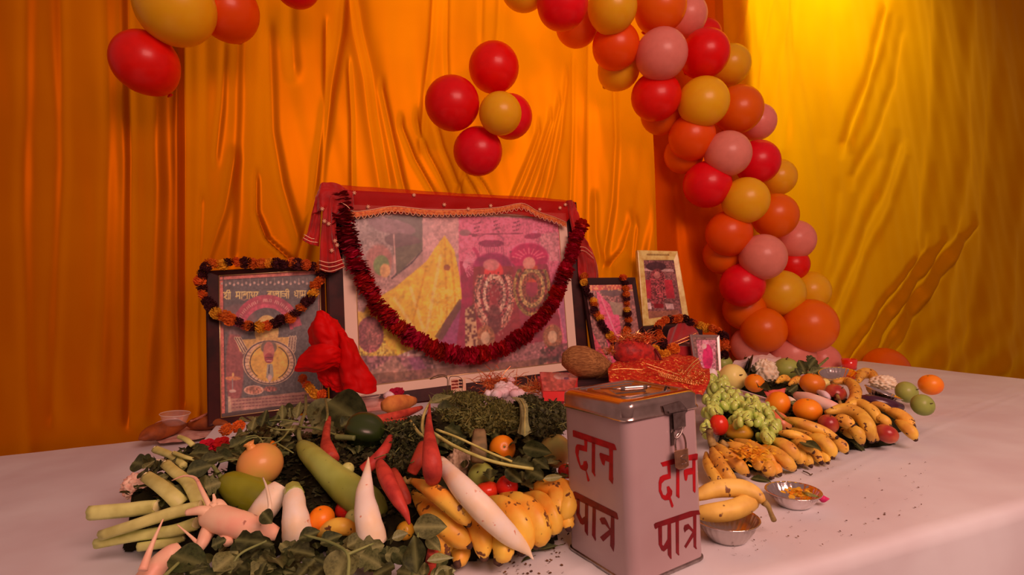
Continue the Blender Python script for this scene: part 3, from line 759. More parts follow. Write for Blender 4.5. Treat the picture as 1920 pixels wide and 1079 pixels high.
# heading: sri malasar balaji dham, stroke by stroke
hy = 547
def hd(segs, ox, oy, sc, col, w):
    for s in segs: p.line([(ox+a*sc, oy+b*sc) for a, b in s], w, col)
LC = (222, 170, 108)
SHRI = [[(0, 0), (13, 0)], [(2, 3), (4, 1), (6, 3), (4, 6), (2, 8), (6, 12)], [(1, 9), (6, 6)], [(9, 0), (9, 12)], [(12, 0), (12, 12)], [(12, 0), (11, -4), (7, -4), (5, 0)]]
MA = [[(0, 0), (9, 0)], [(2, 0), (2, 7), (0, 8), (2, 9), (3, 7), (7, 7)], [(7, 0), (7, 12)]]
AA = [[(0, 0), (4, 0)], [(2, 0), (2, 12)]]
LA = [[(0, 0), (10, 0)], [(1, 7), (1, 4), (3, 3), (4, 6), (5, 3), (8, 4)], [(8, 0), (8, 12)]]
SA = [[(0, 0), (9, 0)], [(1, 0), (3, 3), (1, 5), (4, 9)], [(2, 6), (7, 6)], [(7, 0), (7, 12)]]
RA = [[(0, 0), (6, 0)], [(2, 0), (4, 3), (2, 5), (1, 6), (5, 11)]]
BA = [[(0, 0), (9, 0)], [(7, 3), (3, 3), (1, 6), (3, 9), (7, 8), (3, 4)], [(7, 0), (7, 12)]]
JI = [[(0, 0), (13, 0)], [(1, 4), (5, 4), (7, 7), (5, 9), (1, 8)], [(5, 4), (9, 4)], [(9, 0), (9, 12)], [(12, 0), (12, 12)], [(12, 0), (11, -4), (8, -4), (7, 0)]]
DHA = [[(4, 0), (9, 0)], [(1, 1), (2, 3), (4, 4), (1, 6), (3, 9), (7, 8)], [(7, 0), (7, 12)]]
def word(letters, x, y, sc, sl=-.01, col=LC, w=1.0):
    for L, adv in letters:
        hd([[(a, b+a*sl) for a, b in s] for s in L], x, y, sc, col, w); x += adv*sc
word([(SHRI, 14)], 419, 549, 1.02)
word([(MA, 9), (AA, 4), (LA, 10), (AA, 4), (SA, 9), (RA, 7)], 442, 548, 1.03)
word([(BA, 9), (AA, 4), (LA, 10), (AA, 4), (JI, 13)], 501, 547, 1.02)
word([(DHA, 9), (AA, 4), (MA, 9)], 551, 546, 1.05)
for cx in (457, 471, 490, 497, 523): p.ring(cx, 559, 5, 4, .8, (170, 116, 96), 0, -170, -10)
# pink arch with small lettering
p.ring(500, 628, 60, 66, 8, (170, 62, 78), 0, 15, 165).ring(500, 628, 48, 54, 3.2, (190, 70, 90), 0, 12, 168)
for k in range(34):
    a = math.radians(152-k*3.7)
    if k in (13, 14, 20): continue
    p.line([(500+56*math.cos(a), 628-62*math.sin(a)), (500+60*math.cos(a+.02*(k % 3-1)), 628-67*math.sin(a))], .8, (214, 140, 130))
p.ellipse(500, 622, 22, 30, (214, 156, 92), soft=.1)
# round yellow figure with striped bands
p.poly([(442, 638), (545, 632), (543, 656), (500, 668), (458, 660), (450, 660)], (206, 146, 84)).speck(Y > 620, .12, 3)
for (a, b) in (((441, 634), (456, 662)), ((445, 634), (460, 660)), ((450, 634), (463, 657)), ((544, 632), (541, 656)), ((549, 632), (546, 657)), ((554, 632), (551, 660))): p.line([a, b], 2.2, (206, 158, 128)); p.line([a, b], .8, (70, 40, 46))
p.ellipse(505, 680, 50, 42, (206, 150, 120)).ring(505, 680, 47, 40, .9, (64, 50, 60)).ellipse(505, 680, 38, 36, (214, 148, 66)).ring(505, 680, 36, 33, .9, (70, 50, 50), 0, -60, 60).ring(505, 680, 36, 33, .9, (70, 50, 50), 0, 120, 181).ring(505, 680, 36, 33, .9, (70, 50, 50), 0, -181, -130)
for k in range(36):
    a = math.radians(k*10)
    if 30 < (k*10) < 150: continue
    p.line([(505+39*math.cos(a), 680-35*math.sin(a)), (505+45*math.cos(a), 680-39*math.sin(a))], .5, (110, 70, 60))
p.ellipse(504, 652, 14, 12, (120, 90, 76), soft=.3).ellipse(504, 660, 10, 18, (180, 96, 84), soft=.2).ellipse(504, 672, 8, 9, (150, 54, 60), soft=.2).line([(498, 671), (511, 671)], .8, (90, 30, 40)).line([(500, 677), (509, 677)], .8, (220, 140, 130))
p.poly([(501, 683), (511, 683), (513, 706), (506, 718), (499, 708)], (150, 128, 116)).line([(505, 686), (504, 700)], 1.2, (80, 60, 70)).ellipse(506, 709, 4, 6, (190, 140, 130))
p.ellipse(476, 732, 17, 8, (176, 104, 84)).ring(476, 732, 17, 8, .8, (206, 140, 120)).speck(ell(X, Y, 476, 732, 16, 7) < 1, .5, 3).ellipse(507, 730, 13, 5, (150, 80, 70)).speck(ell(X, Y, 507, 730, 13, 5) < 1, .7, 3)
p.ellipse(437, 710, 15, 4, (196, 112, 74)).line([(436, 712), (436, 730)], 1.3, (140, 110, 110)).ellipse(436, 734, 7, 3, (190, 140, 130)).ellipse(437, 703, 2, 4, (230, 150, 90))
p.poly([(428, 748), (470, 746), (540, 738), (600, 732), (602, 752), (540, 762), (430, 772)], (168, 110, 96)).poly([(427, 744), (432, 744), (434, 776), (428, 776)], (190, 140, 118))
for r in range(3):
    for k in range(26): 
        x = 436+k*6.2; y = 753+r*6-(x-436)*.085; p.line([(x, y), (x+3.6, y-.3)], .9, (120, 60, 66))
p.poly([(415, 776), (600, 752), (604, 768), (416, 790)], (70, 46, 44))
p.build('print', lp)
obj('glass', board(QLi, .004, .006), M_glass, lp, False)

# --- smaller pictures on the right of the large one
Q3 = quad([A(1119, 712, 2.98), A(1218, 706, 3.03), A(1190, 521, 3.10), A(1088, 522, 3.06)])
p3 = root('picture_frame', quadpt(Q3, .5, 0), 'small dark framed pink print hung with marigold strands, beside the large picture', 'picture')
obj('frame', railmb(Q3, inner(Q3, .06, .07, .03, .07), -.02, .012, .004), mat('black_brown_frame', C(50, 16, 14), .4), p3, False)
obj('backboard', board(inner(Q3, .02, .02, .02, .02), -.019, -.004), M_frame_side, p3, False)
p = Print(inner(Q3, .06, .07, .03, .07), 120, 180, (140, 80, 76), .001); X, Y = p.x, p.y
p.speck(Y > 0, .4, 3).poly([(1118, 545), (1160, 590), (1168, 640), (1150, 690), (1128, 600)], (216, 70, 104)).poly([(1100, 600), (1120, 640), (1150, 690), (1118, 694)], (190, 60, 76)).speck(ell(X, Y, 1140, 600, 40, 80) < 1, .3, 3)
p.poly([(1142, 565), (1168, 570), (1168, 592), (1150, 590)], (150, 112, 96)).line([(1128, 560), (1160, 640)], 1.4, (236, 110, 130)).ellipse(1150, 545, 24, 10, (96, 60, 60), soft=.3)
p.poly([(1095, 528), (1185, 528), (1186, 542), (1098, 546)], (180, 60, 46)).speck((Y < 546), .6, 3, (236, 160, 90), .6)
p.build('print', p3)
Q4 = quad([A(1205, 613, 3.12), A(1291, 600, 3.19), A(1269, 472, 3.25), A(1194, 470, 3.19)])
p4 = root('picture_frame', quadpt(Q4, .5, 0), 'small print in a pale gold frame, tilted back against the curtain', 'picture')
obj('frame', railmb(Q4, inner(Q4, .14, .12, .09, .13), -.02, .010, .003), M_goldframe, p4, False)
obj('backboard', board(inner(Q4, .02, .02, .02, .02), -.028, -.008), mat('black_board', C(34, 18, 16), .5), p4, False)
p = Print(inner(Q4, .14, .12, .09, .13), 110, 160, (120, 66, 66), .001); X, Y = p.x, p.y
p.speck(Y > 0, .5, 2.2).line([(1198, 486), (1262, 488)], 2, (84, 50, 56)).poly([(1200, 503), (1262, 505), (1264, 510), (1200, 508)], (190, 132, 130)).ellipse(1230, 500, 18, 8, (70, 34, 40), soft=.2)
p.ellipse(1232, 540, 17, 34, (130, 50, 54), soft=.2).speck(ell(X, Y, 1232, 540, 20, 34) < 1, .9, 2.2).poly([(1204, 525), (1220, 525), (1222, 560), (1206, 560)], (160, 34, 46)).poly([(1246, 525), (1260, 525), (1266, 560), (1250, 560)], (160, 34, 46))
p.ellipse(1232, 516, 6, 7, (170, 90, 86)).poly([(1212, 568), (1220, 568), (1222, 580), (1214, 580)], (206, 150, 150)).poly([(1247, 569), (1262, 570), (1264, 580), (1250, 580)], (196, 140, 140)).poly([(1226, 570), (1244, 570), (1244, 578), (1227, 578)], (130, 16, 26)).poly([(1215, 584), (1272, 582), (1276, 596), (1216, 598)], (150, 84, 60), .7)
p.build('print', p4)
hd4 = MB()
for k in range(16):
    a = quadpt(Q4, .22+k*.035, .945, .0105); b = quadpt(Q4, .242+k*.035, .93, .0105); c0 = quadpt(Q4, .235+k*.035, .96, .0105)
    t = sweep([a, b, c0], [.001]*2, 5, 4); hd4.add(t.v, t.f)
obj('lettering', hd4, mat('frame_letter', C(150, 80, 40), .6), p4)
# what it stands on
blk = mat('dark_box_cloth', C(60, 22, 20), .8, C(40, 16, 16), 9)
c0 = quadpt(Q4, .5, 0); hh = c0[2]-TZ-.012
mb = boxmb(-.20, .21, -.07, .10, 0, hh); mb.v = [tuple(c0*[1, 1, 0]+TE*v[0]+TN*v[1]+np.array([0, 0, v[2]+TZ+.004])) for v in mb.v]
tag(bevel(obj('cloth_covered_box', mb, blk, None, False), .012, 3), 'dark maroon cloth covered box under the pale gold framed print', 'box')
Q5 = quad([A(1304, 702, 2.70), A(1352, 702, 2.73), A(1348, 629, 2.78), A(1293, 628, 2.75)])
p5 = root('picture_frame', quadpt(Q5, .5, 0), 'smallest framed picture, silver rim, in front of the red shrine seat', 'picture')
obj('frame', railmb(Q5, inner(Q5, .08, .08, .05, .07), -.008, .006, .002), mat('silver_frame', (.5, .4, .38), .35, metal=.7), p5, False)
obj('backboard', board(inner(Q5, .02, .02, .02, .02), -.018, -.002), M_frame_side, p5, False)
p = Print(inner(Q5, .08, .08, .05, .07), 60, 80, (130, 84, 80), .001); X, Y = p.x, p.y
p.poly([(1306, 638), (1342, 638), (1342, 700), (1312, 700)], (200, 110, 126)).speck(Y > 0, .4, 3).ellipse(1327, 670, 9, 22, (196, 40, 90), soft=.3).ellipse(1320, 650, 5, 5, (226, 150, 150)).build('print', p5)

# ------------------------------------------------------------ flowers for the garlands
M_mo = mat('orange_marigold', C(226, 88, 20), .8, C(190, 50, 10), 60, rnd=.12, translucent=.2)
M_my = mat('yellow_marigold', C(236, 140, 30), .8, C(214, 100, 16), 60, rnd=.12, translucent=.2)
M_mm = mat('maroon_marigold', C(78, 14, 16), .8, C(50, 8, 10), 60, rnd=.15, translucent=.15)
M_rose = mat('dark_red_rose', C(204, 10, 26), .7, C(156, 6, 18), 40, rnd=.2, translucent=.15)
M_rose2 = mat('deep_red_rose', C(160, 10, 16), .75, C(120, 6, 10), 40, rnd=.15, translucent=.1)
def flower(np_=70, seed=0, flatn=.75, pet=.42, hole=False):
    rs = np.random.RandomState(seed); V = []; F = []
    for k in range(np_):
        z = 1-2*(k+.5)/np_; ph = k*2.39996; r = math.sqrt(1-z*z)
        n = np.array([r*math.cos(ph), r*math.sin(ph), z*flatn]); n /= np.linalg.norm(n)
        t = np.cross(n, [0, 0, 1.0]); t /= np.linalg.norm(t)+1e-6; b = np.cross(n, t)
        a = rs.rand()*.8-.4; tt = t*math.cos(a)+b*math.sin(a); bb = np.cross(n, tt)
        c = np.array([n[0], n[1], n[2]*flatn])*(.62+.1*rs.rand()); w = pet*(.8+.4*rs.rand())
        o = len(V)
        V += [c-tt*w*.35, c+tt*w*.35, c+tt*w*.6+n*w*.75+bb*.1, c+n*w*1.0+bb*.2*(rs.rand()-.5), c-tt*w*.6+n*w*.75-bb*.1]
        F += [(o, o+1, o+2, o+3), (o, o+3, o+4)]
    s = lathe([(0.02, -.55*flatn), (.5, -.35*flatn), (.62, 0), (.5, .35*flatn), (.02, .55*flatn)], 8)
    return MB().add(V, F).add(s.v, s.f)
def rosette(seed, n=9, layers=4):
    """a flat ruffled bloom, threaded on its axis z"""
    rs = np.random.RandomState(seed); V = []; F = []
    for l in range(layers):
        for k in range(n):
            a = 2*PI*(k+.5*l)/n+rs.uniform(-.1, .1); w = 4.6/n*PI/3; R = (.84+.2*rs.rand()); z0 = (l-1)*.2
            d = np.array([math.cos(a), math.sin(a), 0]); t = np.array([-d[1], d[0], 0]); o = len(V); zz = rs.uniform(-.35, .35)
            V += [d*.15+np.array([0, 0, z0]), d*.6*R+t*w*.9+np.array([0, 0, z0+zz*.4]), d*R+t*w*.5+np.array([0, 0, z0+zz]), d*R*1.04+np.array([0, 0, z0+zz*1.2+.05]), d*R-t*w*.5+np.array([0, 0, z0+zz]), d*.6*R-t*w*.9+np.array([0, 0, z0+zz*.5-.05])]
            F += [(o, o+1, o+2, o+3), (o, o+3, o+4, o+5)]
    s = lathe([(.02, -.35), (.55, -.2), (.62, 0), (.55, .2), (.02, .35)], 8)
    return MB().add(V, F).add(s.v, s.f)
FL = {}
for k, m in (('o', M_mo), ('y', M_my), ('m', M_mm)):
    FL[k] = [mesh_np('flower', (f := flower(60, sd)).v, f.f, m, False) for sd in (1, 2)]
FL['r'] = [mesh_np('rose', (f := rosette(sd)).v, f.f, M_rose, False) for sd in (1, 2, 3)]
FL['d'] = [mesh_np('rose', (f := rosette(sd, 8, 3)).v, f.f, M_rose2, False) for sd in (4, 5)]
def pathpts(pts, step):
    P = crom(pts, 400); d = np.r_[0, np.cumsum(np.linalg.norm(np.diff(P, axis=0), axis=1))]
    n = max(2, int(d[-1]/step)+1); s = np.linspace(0, d[-1], n)
    return np.stack([np.interp(s, d, P[:, i]) for i in range(3)], 1)
M_thread = mat('thread', C(120, 60, 30), .8)
def garland(label, pts, r0, r1, step, seq, group=None, jit=.25, name='garland', aligned=False, cat='garland'):
    P = pathpts(pts, step); n = len(P); g = root(name, P[n//2], label, cat, group)
    obj('thread', sweep(P[::max(1, n//24)] if n > 26 else P, [.0015]*2, 5, 40), M_thread, g)
    for i in range(n):
        k = seq[i % len(seq)] if not callable(seq) else seq(i, n)
        r = (r0+(r1-r0)*i/(n-1))*RND.uniform(.88, 1.12)
        T = Vector(P[min(i+1, n-1)]-P[max(i-1, 0)]).normalized()
        q = T.to_track_quat('Z', 'Y').to_matrix().to_4x4() if aligned else Matrix.Rotation(RND.uniform(0, 6), 4, Vector((RND.uniform(-1, 1), RND.uniform(-1, 1), RND.uniform(-1, 1))).normalized())
        if aligned: q = q @ Matrix.Rotation(RND.uniform(-.25, .25), 4, 'X') @ Matrix.Rotation(RND.uniform(0, 6), 4, 'Z')
        c = Vector(P[i])+Vector((RND.uniform(-1, 1), RND.uniform(-1, 1), RND.uniform(-1, 1)))*r*jit
        inst('rose' if k in 'rd' else 'flower', RND.choice(FL[k]), Matrix.Translation(c) @ q @ Matrix.Diagonal((r, r, r, 1)), g)
    return g
def onQ(Q, px, py, o): return on_plane(px, py, Q['c'][0]+Q['n']*o, Q['n'])
gp = [(638, 372), (641, 392), (650, 430), (660, 468), (672, 505), (690, 540), (712, 578), (740, 608), (770, 632), (805, 652), (845, 664), (890, 666), (930, 657), (965, 641), (995, 618), (1020, 590), (1042, 556), (1058, 515), (1070, 480), (1080, 450), (1090, 424)]
garland('dark red rose garland hung in a deep curve across the largest picture', [onQ(QB, x, y, .055) for x, y in gp], .050, .041, .030, lambda i, n: 'd' if i < 9 else 'r', aligned=True, jit=.14)
lg = [(585, 498), (540, 494), (500, 492), (455, 492), (415, 494), (388, 500), (375, 518), (378, 545), (392, 568), (412, 588), (438, 600), (468, 610), (500, 612), (530, 602), (556, 585), (578, 562), (594, 535), (602, 510), (598, 502)]
garland('marigold garland of orange, yellow and maroon blooms looped over the framed print with lettering', [onQ(QL, x, y, .045) for x, y in lg], .026, .026, .031, 'momommyoomomyomm'[:15])
garland('short cluster of orange marigolds hanging below the crumpled red cloth', [A(568, 712, 2.22), A(580, 726, 2.2), A(592, 738, 2.18), (A(603, 742, 2.18))], .021, .024, .026, 'ooyy')
garland('marigold strand down the near edge of the small pink print', [onQ(Q3, x, y, .03) for x, y in [(1094, 520), (1098, 540), (1112, 562), (1116, 580), (1126, 600), (1136, 618), (1148, 634), (1154, 646)]], .022, .022, .028, 'oymmmyom', 'strands on the small pink print')
garland('marigold strand down the far edge of the small pink print', [onQ(Q3, x, y, .03) for x, y in [(1170, 522), (1174, 545), (1176, 570), (1178, 596), (1176, 622), (1174, 640)]], .022, .022, .028, 'omoomoym', 'strands on the small pink print')
garland('marigold garland curving over the red shrine seat', [A(1262, 668, 2.74), A(1245, 650, 2.76), A(1238, 632, 2.8), A(1232, 618, 2.85), A(1246, 602, 2.9), A(1270, 598, 2.92), A(1296, 602, 2.92), A(1318, 612, 2.9), A(1338, 618, 2.86), A(1356, 628, 2.82), A(1360, 648, 2.78), A(1358, 664, 2.76)], .023, .025, .030, 'oommoomooomoommoyy')
tag(place('fallen_bloom', mesh_np('b', *(lambda f: (xf(f, Matrix.Translation(Vector(A(1222, 632, 2.85))) @ Matrix.Scale(.035, 4)).v, f.f))(rosette(6)), M_rose2)), 'dark red bloom lying beside the marigold garland of the shrine seat', 'flower')

# ------------------------------------------------------------ red scarf with gold lace over the large picture
M_scarf = mat('sheer_red_scarf', C(196, 10, 6), .6, C(150, 8, 6), 8, .1, 40, alpha=.86, sheen=.4)
M_sheer = mat('very_sheer_red', C(200, 14, 6), .6, alpha=.5, spec=.2)
M_lace = mat('gold_lace', (.75, .26, .06), .5, (.55, .10, .03), 90, .4, 120, metal=.3)
M_lace2 = mat('bright_gold_thread', (.95, .62, .38), .4, metal=.4)
sc = root('scarf', onQ(QB, 660, 370, .05), 'sheer red scarf with gold lace edging draped over the top of the largest picture', 'scarf')
def OB(x, y, o=.03): return onQ(QB, x, y, o)
solid(obj('cloth', loft([[OB(600, 345, .02), OB(700, 352, .02), (OB(850, 362, .02)), OB(1000, 370, .02), OB(1076, 378, .02)],
    [OB(602, 358, .035), OB(700, 366, .035), OB(850, 376, .035), OB(1000, 382, .035), OB(1080, 392, .035)],
    [OB(640, 392, .03), OB(700, 398, .028), OB(800, 402, .028), OB(960, 402, .028), OB(1060, 420, .03)]], 90, 14, .003, 9, 2, .004), M_sheer, sc), .0008)
lac = [OB(x, y, .035) for x, y in ((640, 398), (665, 402), (700, 398), (740, 392), (800, 398), (860, 398), (910, 396), (945, 392), (975, 386), (990, 390), (1010, 402), (1040, 412), (1062, 422))]
lp_ = pathpts(lac, .010); up = np.array([0, 0, 1.0]); V = []; F = []
for i, q in enumerate(lp_):
    V += [q+up*.012, q+up*.003+QB['n']*.002, q-up*(.010+.006*abs(math.sin(i*1.1)))]
    if i: o = (i-1)*3; F += [(o, o+3, o+4, o+1), (o+1, o+4, o+5, o+2)]
lb = obj('lace_border', MB().add(V, F), M_lace, sc, False); solid(lb, .0015)
scal = MB()
for i in range(0, len(lp_)-3, 3):
    a = lp_[i]; b = lp_[min(i+3, len(lp_)-1)]; m_ = (a+b)/2-up*.026
    t = sweep([a-up*.008+QB['n']*.004, m_+QB['n']*.006, b-up*.008+QB['n']*.004], [.0016]*2, 5, 7); scal.add(t.v, t.f)
t = sweep([q+up*.013+QB['n']*.003 for q in lp_[::4]], [.0018]*2, 5, 60); scal.add(t.v, t.f)
obj('lace_scallops', scal, M_lace2, sc)
# hanging ends
def hang(rows, fold, freq, seed, m=M_scarf, nu=40, nv=40): return solid(obj('hanging_end', loft(rows, nu, nv, fold, freq, seed, .008), m, sc), .001)
hang([[OB(598, 348, .06), OB(612, 342, .075), OB(640, 348, .07), OB(662, 362, .05)], [OB(590, 372, .07), OB(612, 366, .09), OB(645, 374, .08), OB(660, 388, .05)], [OB(586, 400, .06), OB(606, 395, .08), OB(625, 400, .08), OB(640, 410, .05)]], .010, 2.5, 1)
hang([[OB(606, 372, .07), OB(618, 368, .09), OB(630, 374, .08)], [OB(602, 420, .07), OB(614, 420, .09), OB(630, 424, .07)], [OB(598, 480, .06), OB(614, 482, .08), OB(638, 478, .06)], [OB(598, 505, .06), OB(620, 512, .07), OB(646, 502, .06)]], .010, 2.2, 3)
hang([[OB(594, 365, .03), OB(600, 362, .04), OB(606, 372, .05)], [OB(585, 400, .03), OB(592, 402, .04), OB(602, 404, .05)], [OB(576, 435, .03), OB(584, 440, .04), OB(600, 440, .05)], [OB(567, 450, .03), OB(580, 458, .04), OB(597, 462, .05)]], .006, 2.2, 5)
hang([[OB(1062, 376, .04), OB(1072, 376, .05), OB(1078, 384, .03)], [OB(1066, 400, .04), OB(1074, 402, .05), OB(1084, 404, .03)], [OB(1074, 440, .03), OB(1082, 442, .04), OB(1092, 440, .02)]], .006, 1.5, 7)
hang([[OB(1080, 430, .02), OB(1090, 440, .03), OB(1098, 450, .02)], [OB(1082, 465, .02), OB(1098, 462, .03), OB(1112, 470, .02)], [OB(1084, 500, .02), OB(1104, 498, .03), OB(1122, 500, .02)], [OB(1086, 525, .02), OB(1106, 532, .03), OB(1124, 530, .02)]], .008, 2, 9, M_scarf)
tr = MB()
for row in ([(598, 489), (620, 493), (645, 486)], [(598, 496), (620, 501), (646, 493)], [(599, 504), (620, 509), (646, 500)], [(570, 440), (583, 447), (590, 448)], [(568, 446), (582, 453), (596, 455)], [(640, 380), (650, 386), (656, 392)], [(1086, 463), (1098, 465), (1112, 478)], [(1086, 470), (1098, 472), (1114, 486)]):
    t = sweep([OB(x, y, .095) if x < 1000 else OB(x, y, .045) for x, y in row], [.002]*2, 5, 10); tr.add(t.v, t.f)
obj('gold_trim', tr, M_lace2, sc)
mo = MB()
for x, y in ((664, 362), (616, 420), (628, 452), (608, 415), (632, 460), (776, 366), (920, 386), (690, 388), (833, 384), (878, 392), (1012, 393), (1050, 390), (1060, 384), (604, 392), (622, 470)):
    for k in range(7):
        a = k/7*2*PI; c = OB(x, y, .10 if x < 650 else .045)
        q = c+QBp['c'][1]*0+np.array([math.cos(a), 0, math.sin(a)])*.011
        t = sweep([c, q], [.0032, .0012], 5, 3); mo.add(t.v, t.f)
obj('sequin_motif', mo, M_lace2, sc)['kind'] = 'stuff'

# ------------------------------------------------------------ crumpled red cloth in front of the left picture
M_redc = mat('bright_red_satin', C(205, 2, 2), .6, C(180, 2, 2), 5, .05, 20, spec=.15)
def D_red(x, y): return 2.22-.0003*(y-585)
def rcl(rows, fold, freq, seed, nse=.012):
    return loft([[A(x, y, 2.22-.0003*(y-585)-d) for x, y, d in r] for r in rows], 50, 50, fold, freq, seed, nse)
rcb = obj('red_cloth', mbjoin(
    rcl([[(590, 592, .02), (600, 584, .06), (618, 590, .06), (634, 600, .0)], [(578, 612, .03), (596, 606, .09), (624, 612, .07), (646, 622, .0)], [(578, 640, .02), (600, 636, .08), (632, 640, .06), (660, 648, .0)], [(584, 664, .0), (606, 660, .05), (640, 664, .06), (680, 680, .0)]], .006, 1.3, 1),
    rcl([[(580, 652, .08), (606, 646, .13), (632, 650, .12), (644, 664, .06)], [(562, 668, .10), (596, 664, .14), (628, 664, .13), (642, 672, .08)], [(553, 688, .10), (590, 688, .13), (626, 678, .12), (640, 682, .08)], [(552, 696, .08), (590, 700, .10), (622, 688, .10), (638, 690, .06)]], .003, 1, 2, .008),
    rcl([[(632, 624, .03), (642, 622, .06), (654, 634, .05), (664, 650, .0)], [(634, 664, .05), (650, 660, .10), (672, 668, .07), (684, 684, .0)], [(634, 700, .04), (652, 700, .09), (682, 704, .07), (700, 708, .0)], [(640, 726, .04), (660, 734, .08), (688, 740, .06), (706, 734, .0)]], .009, 1.6, 3),
    rcl([[(582, 680, .0), (606, 684, .02), (640, 690, .02)], [(596, 706, .0), (616, 716, .03), (648, 712, .03)], [(612, 724, .0), (630, 736, .02), (656, 736, .02)]], .008, 2, 4)), M_redc); solid(rcb, .002)
tag(rcb, 'crumpled bright red satin cloth leaning against the framed print with lettering', 'cloth')
ILL = (0.70, 0.42, 0.37)
# ------------------------------------------------------------ produce: common pieces
PILE = {'L': [], 'R': []}
_Ly = [640, 700, 722, 745, 770, 800, 850, 900, 950, 1000, 1050, 1100]
_Lh = [.09, .09, .11, .135, .17, .175, .155, .13, .095, .058, .027, .015]
_Ry = [640, 680, 700, 740, 770, 800, 830, 860, 900, 940, 1000]
_Rh = [.09, .10, .11, .11, .095, .075, .043, .027, .018, .015, .015]
def hL(y): return float(np.interp(y, _Ly, _Lh))
def hR(y): return float(np.interp(y, _Ry, _Rh))
def PT(side, p):
    """(x, y[, extra height]) -> room point on that heap"""
    h = (hL if side == 'L' else hR)(p[1])+(p[2] if len(p) > 2 else 0)
    return pz(p[0], p[1], max(.004, h))
def reg(side, P, r):
    for q in (P if np.ndim(P) > 1 else [P]): PILE[side].append((q[0], q[1], q[2]-TZ-r, r))
M_rad = mat('white_radish', C(240, 178, 146), .42, C(232, 158, 122), 16, .12, 50, spots=C(190, 110, 80), spot_scale=55, spot_lo=.70, sss=.05)
M_radr = mat('pinkish_radish', C(226, 146, 112), .42, C(222, 128, 100), 16, .15, 50, spots=C(150, 80, 60), spot_scale=45, spot_lo=.68)
M_carrot = mat('red_carrot', C(174, 50, 36), .5, C(140, 34, 26), 30, .4, 70, spec=.25, stretch=(1, 1, 1), rnd=.08)
M_tip = mat('dark_banana_end', C(52, 24, 20), .8, C(80, 44, 28), 80)
M_ban = mat('ripe_banana', C(230, 144, 50), .42, C(206, 116, 32), 18, .06, 30, spots=C(96, 46, 22), spot_scale=48, spot_lo=.62, rnd=.10)
M_banr = mat('yellow_banana', C(218, 140, 50), .45, C(190, 112, 40), 22, .08, 30, spots=C(90, 44, 26), spot_scale=70, spot_lo=.63, rnd=.12)
M_gourd = mat('pale_green_gourd', C(146, 134, 58), .38, C(124, 112, 40), 9, .06, 30, spots=C(90, 80, 36), spot_scale=60, spot_lo=.70, coat=.15)
M_gourd2 = mat('olive_gourd', C(120, 102, 18), .35, C(100, 86, 12), 9, .05, 30, coat=.2)
M_stalk = mat('pale_green_stalk', C(190, 160, 90), .45, C(156, 128, 62), 14, .2, 60, rnd=.12, stretch=(1, 1, 1))
M_stem = mat('green_stem', C(120, 108, 56), .5, C(96, 88, 44), 20, rnd=.1)
M_leafd = mat('dark_leaf', C(52, 48, 20), .5, C(38, 36, 14), 14, .3, 60, rnd=.3, vein=C(104, 90, 48), translucent=.1, spec=.25)
M_leafm = mat('grey_green_leaf', C(94, 80, 42), .5, C(70, 60, 30), 14, .3, 60, rnd=.2, spec=.25, vein=C(136, 114, 66), translucent=.12)
M_leafl = mat('light_leaf', C(128, 108, 60), .5, C(106, 90, 48), 14, .3, 60, rnd=.15, vein=C(160, 140, 100), translucent=.12)
M_herb = mat('feathery_herb', C(104, 86, 36), .7, C(58, 50, 20), 40, rnd=.15, translucent=.1)
M_herbd = mat('dark_herb', C(70, 60, 28), .7, C(36, 30, 14), 40, rnd=.15, translucent=.1)
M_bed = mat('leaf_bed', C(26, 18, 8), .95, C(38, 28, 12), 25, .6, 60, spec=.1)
M_caps = mat('dark_green_capsicum', C(40, 44, 12), .34, C(28, 32, 8), 6, coat=.15, spec=.4)
M_calyx = mat('green_calyx', C(80, 84, 40), .6, C(60, 62, 30), 30)
M_brownstem = mat('brown_stub', C(80, 50, 30), .8)
def FR(name, a, b, sc=8, rough=.38, **k): return mat(name, C(*a), rough, C(*b), sc, .05, 60, coat=.2, **k)
M_or = FR('orange_peel', (232, 104, 12), (222, 84, 8), 10, .42, rnd=.06)
M_or2 = FR('dark_orange_peel', (206, 98, 18), (186, 76, 12), 6, .38)
M_tom = FR('tomato_skin', (200, 38, 18), (186, 28, 16), 6, .2, rnd=.06)
M_apple = FR('red_apple', (140, 26, 24), (170, 70, 40), 14, .28, rnd=.1)
M_guava = FR('green_guava', (140, 126, 52), (118, 108, 44), 10, .5, rnd=.08)
M_melon = FR('pale_yellow_melon', (216, 168, 92), (192, 146, 74), 7, .5)
M_greenap = FR('pale_green_apple', (176, 150, 74), (190, 110, 60), 7, .4)
M_pom = FR('pomegranate_skin', (208, 116, 58), (166, 122, 50), 6, .4, spots=C(110, 60, 30), spot_scale=40, spot_lo=.72)
M_mango = FR('yellow_mango', (196, 126, 28), (180, 104, 24), 7, .4)
M_lime = FR('lime_peel', (176, 150, 80), (150, 132, 66), 9, .5)
M_caul = mat('cauliflower_curd', C(226, 176, 138), .8, C(196, 140, 104), 60, .5, 120)
M_garlic = mat('white_garlic', C(226, 166, 164), .5, C(206, 140, 136), 12, .2, 40)
M_grape = mat('green_grape', C(178, 166, 78), .25, C(152, 142, 58), 12, rnd=.12, sss=.1, coat=.2)

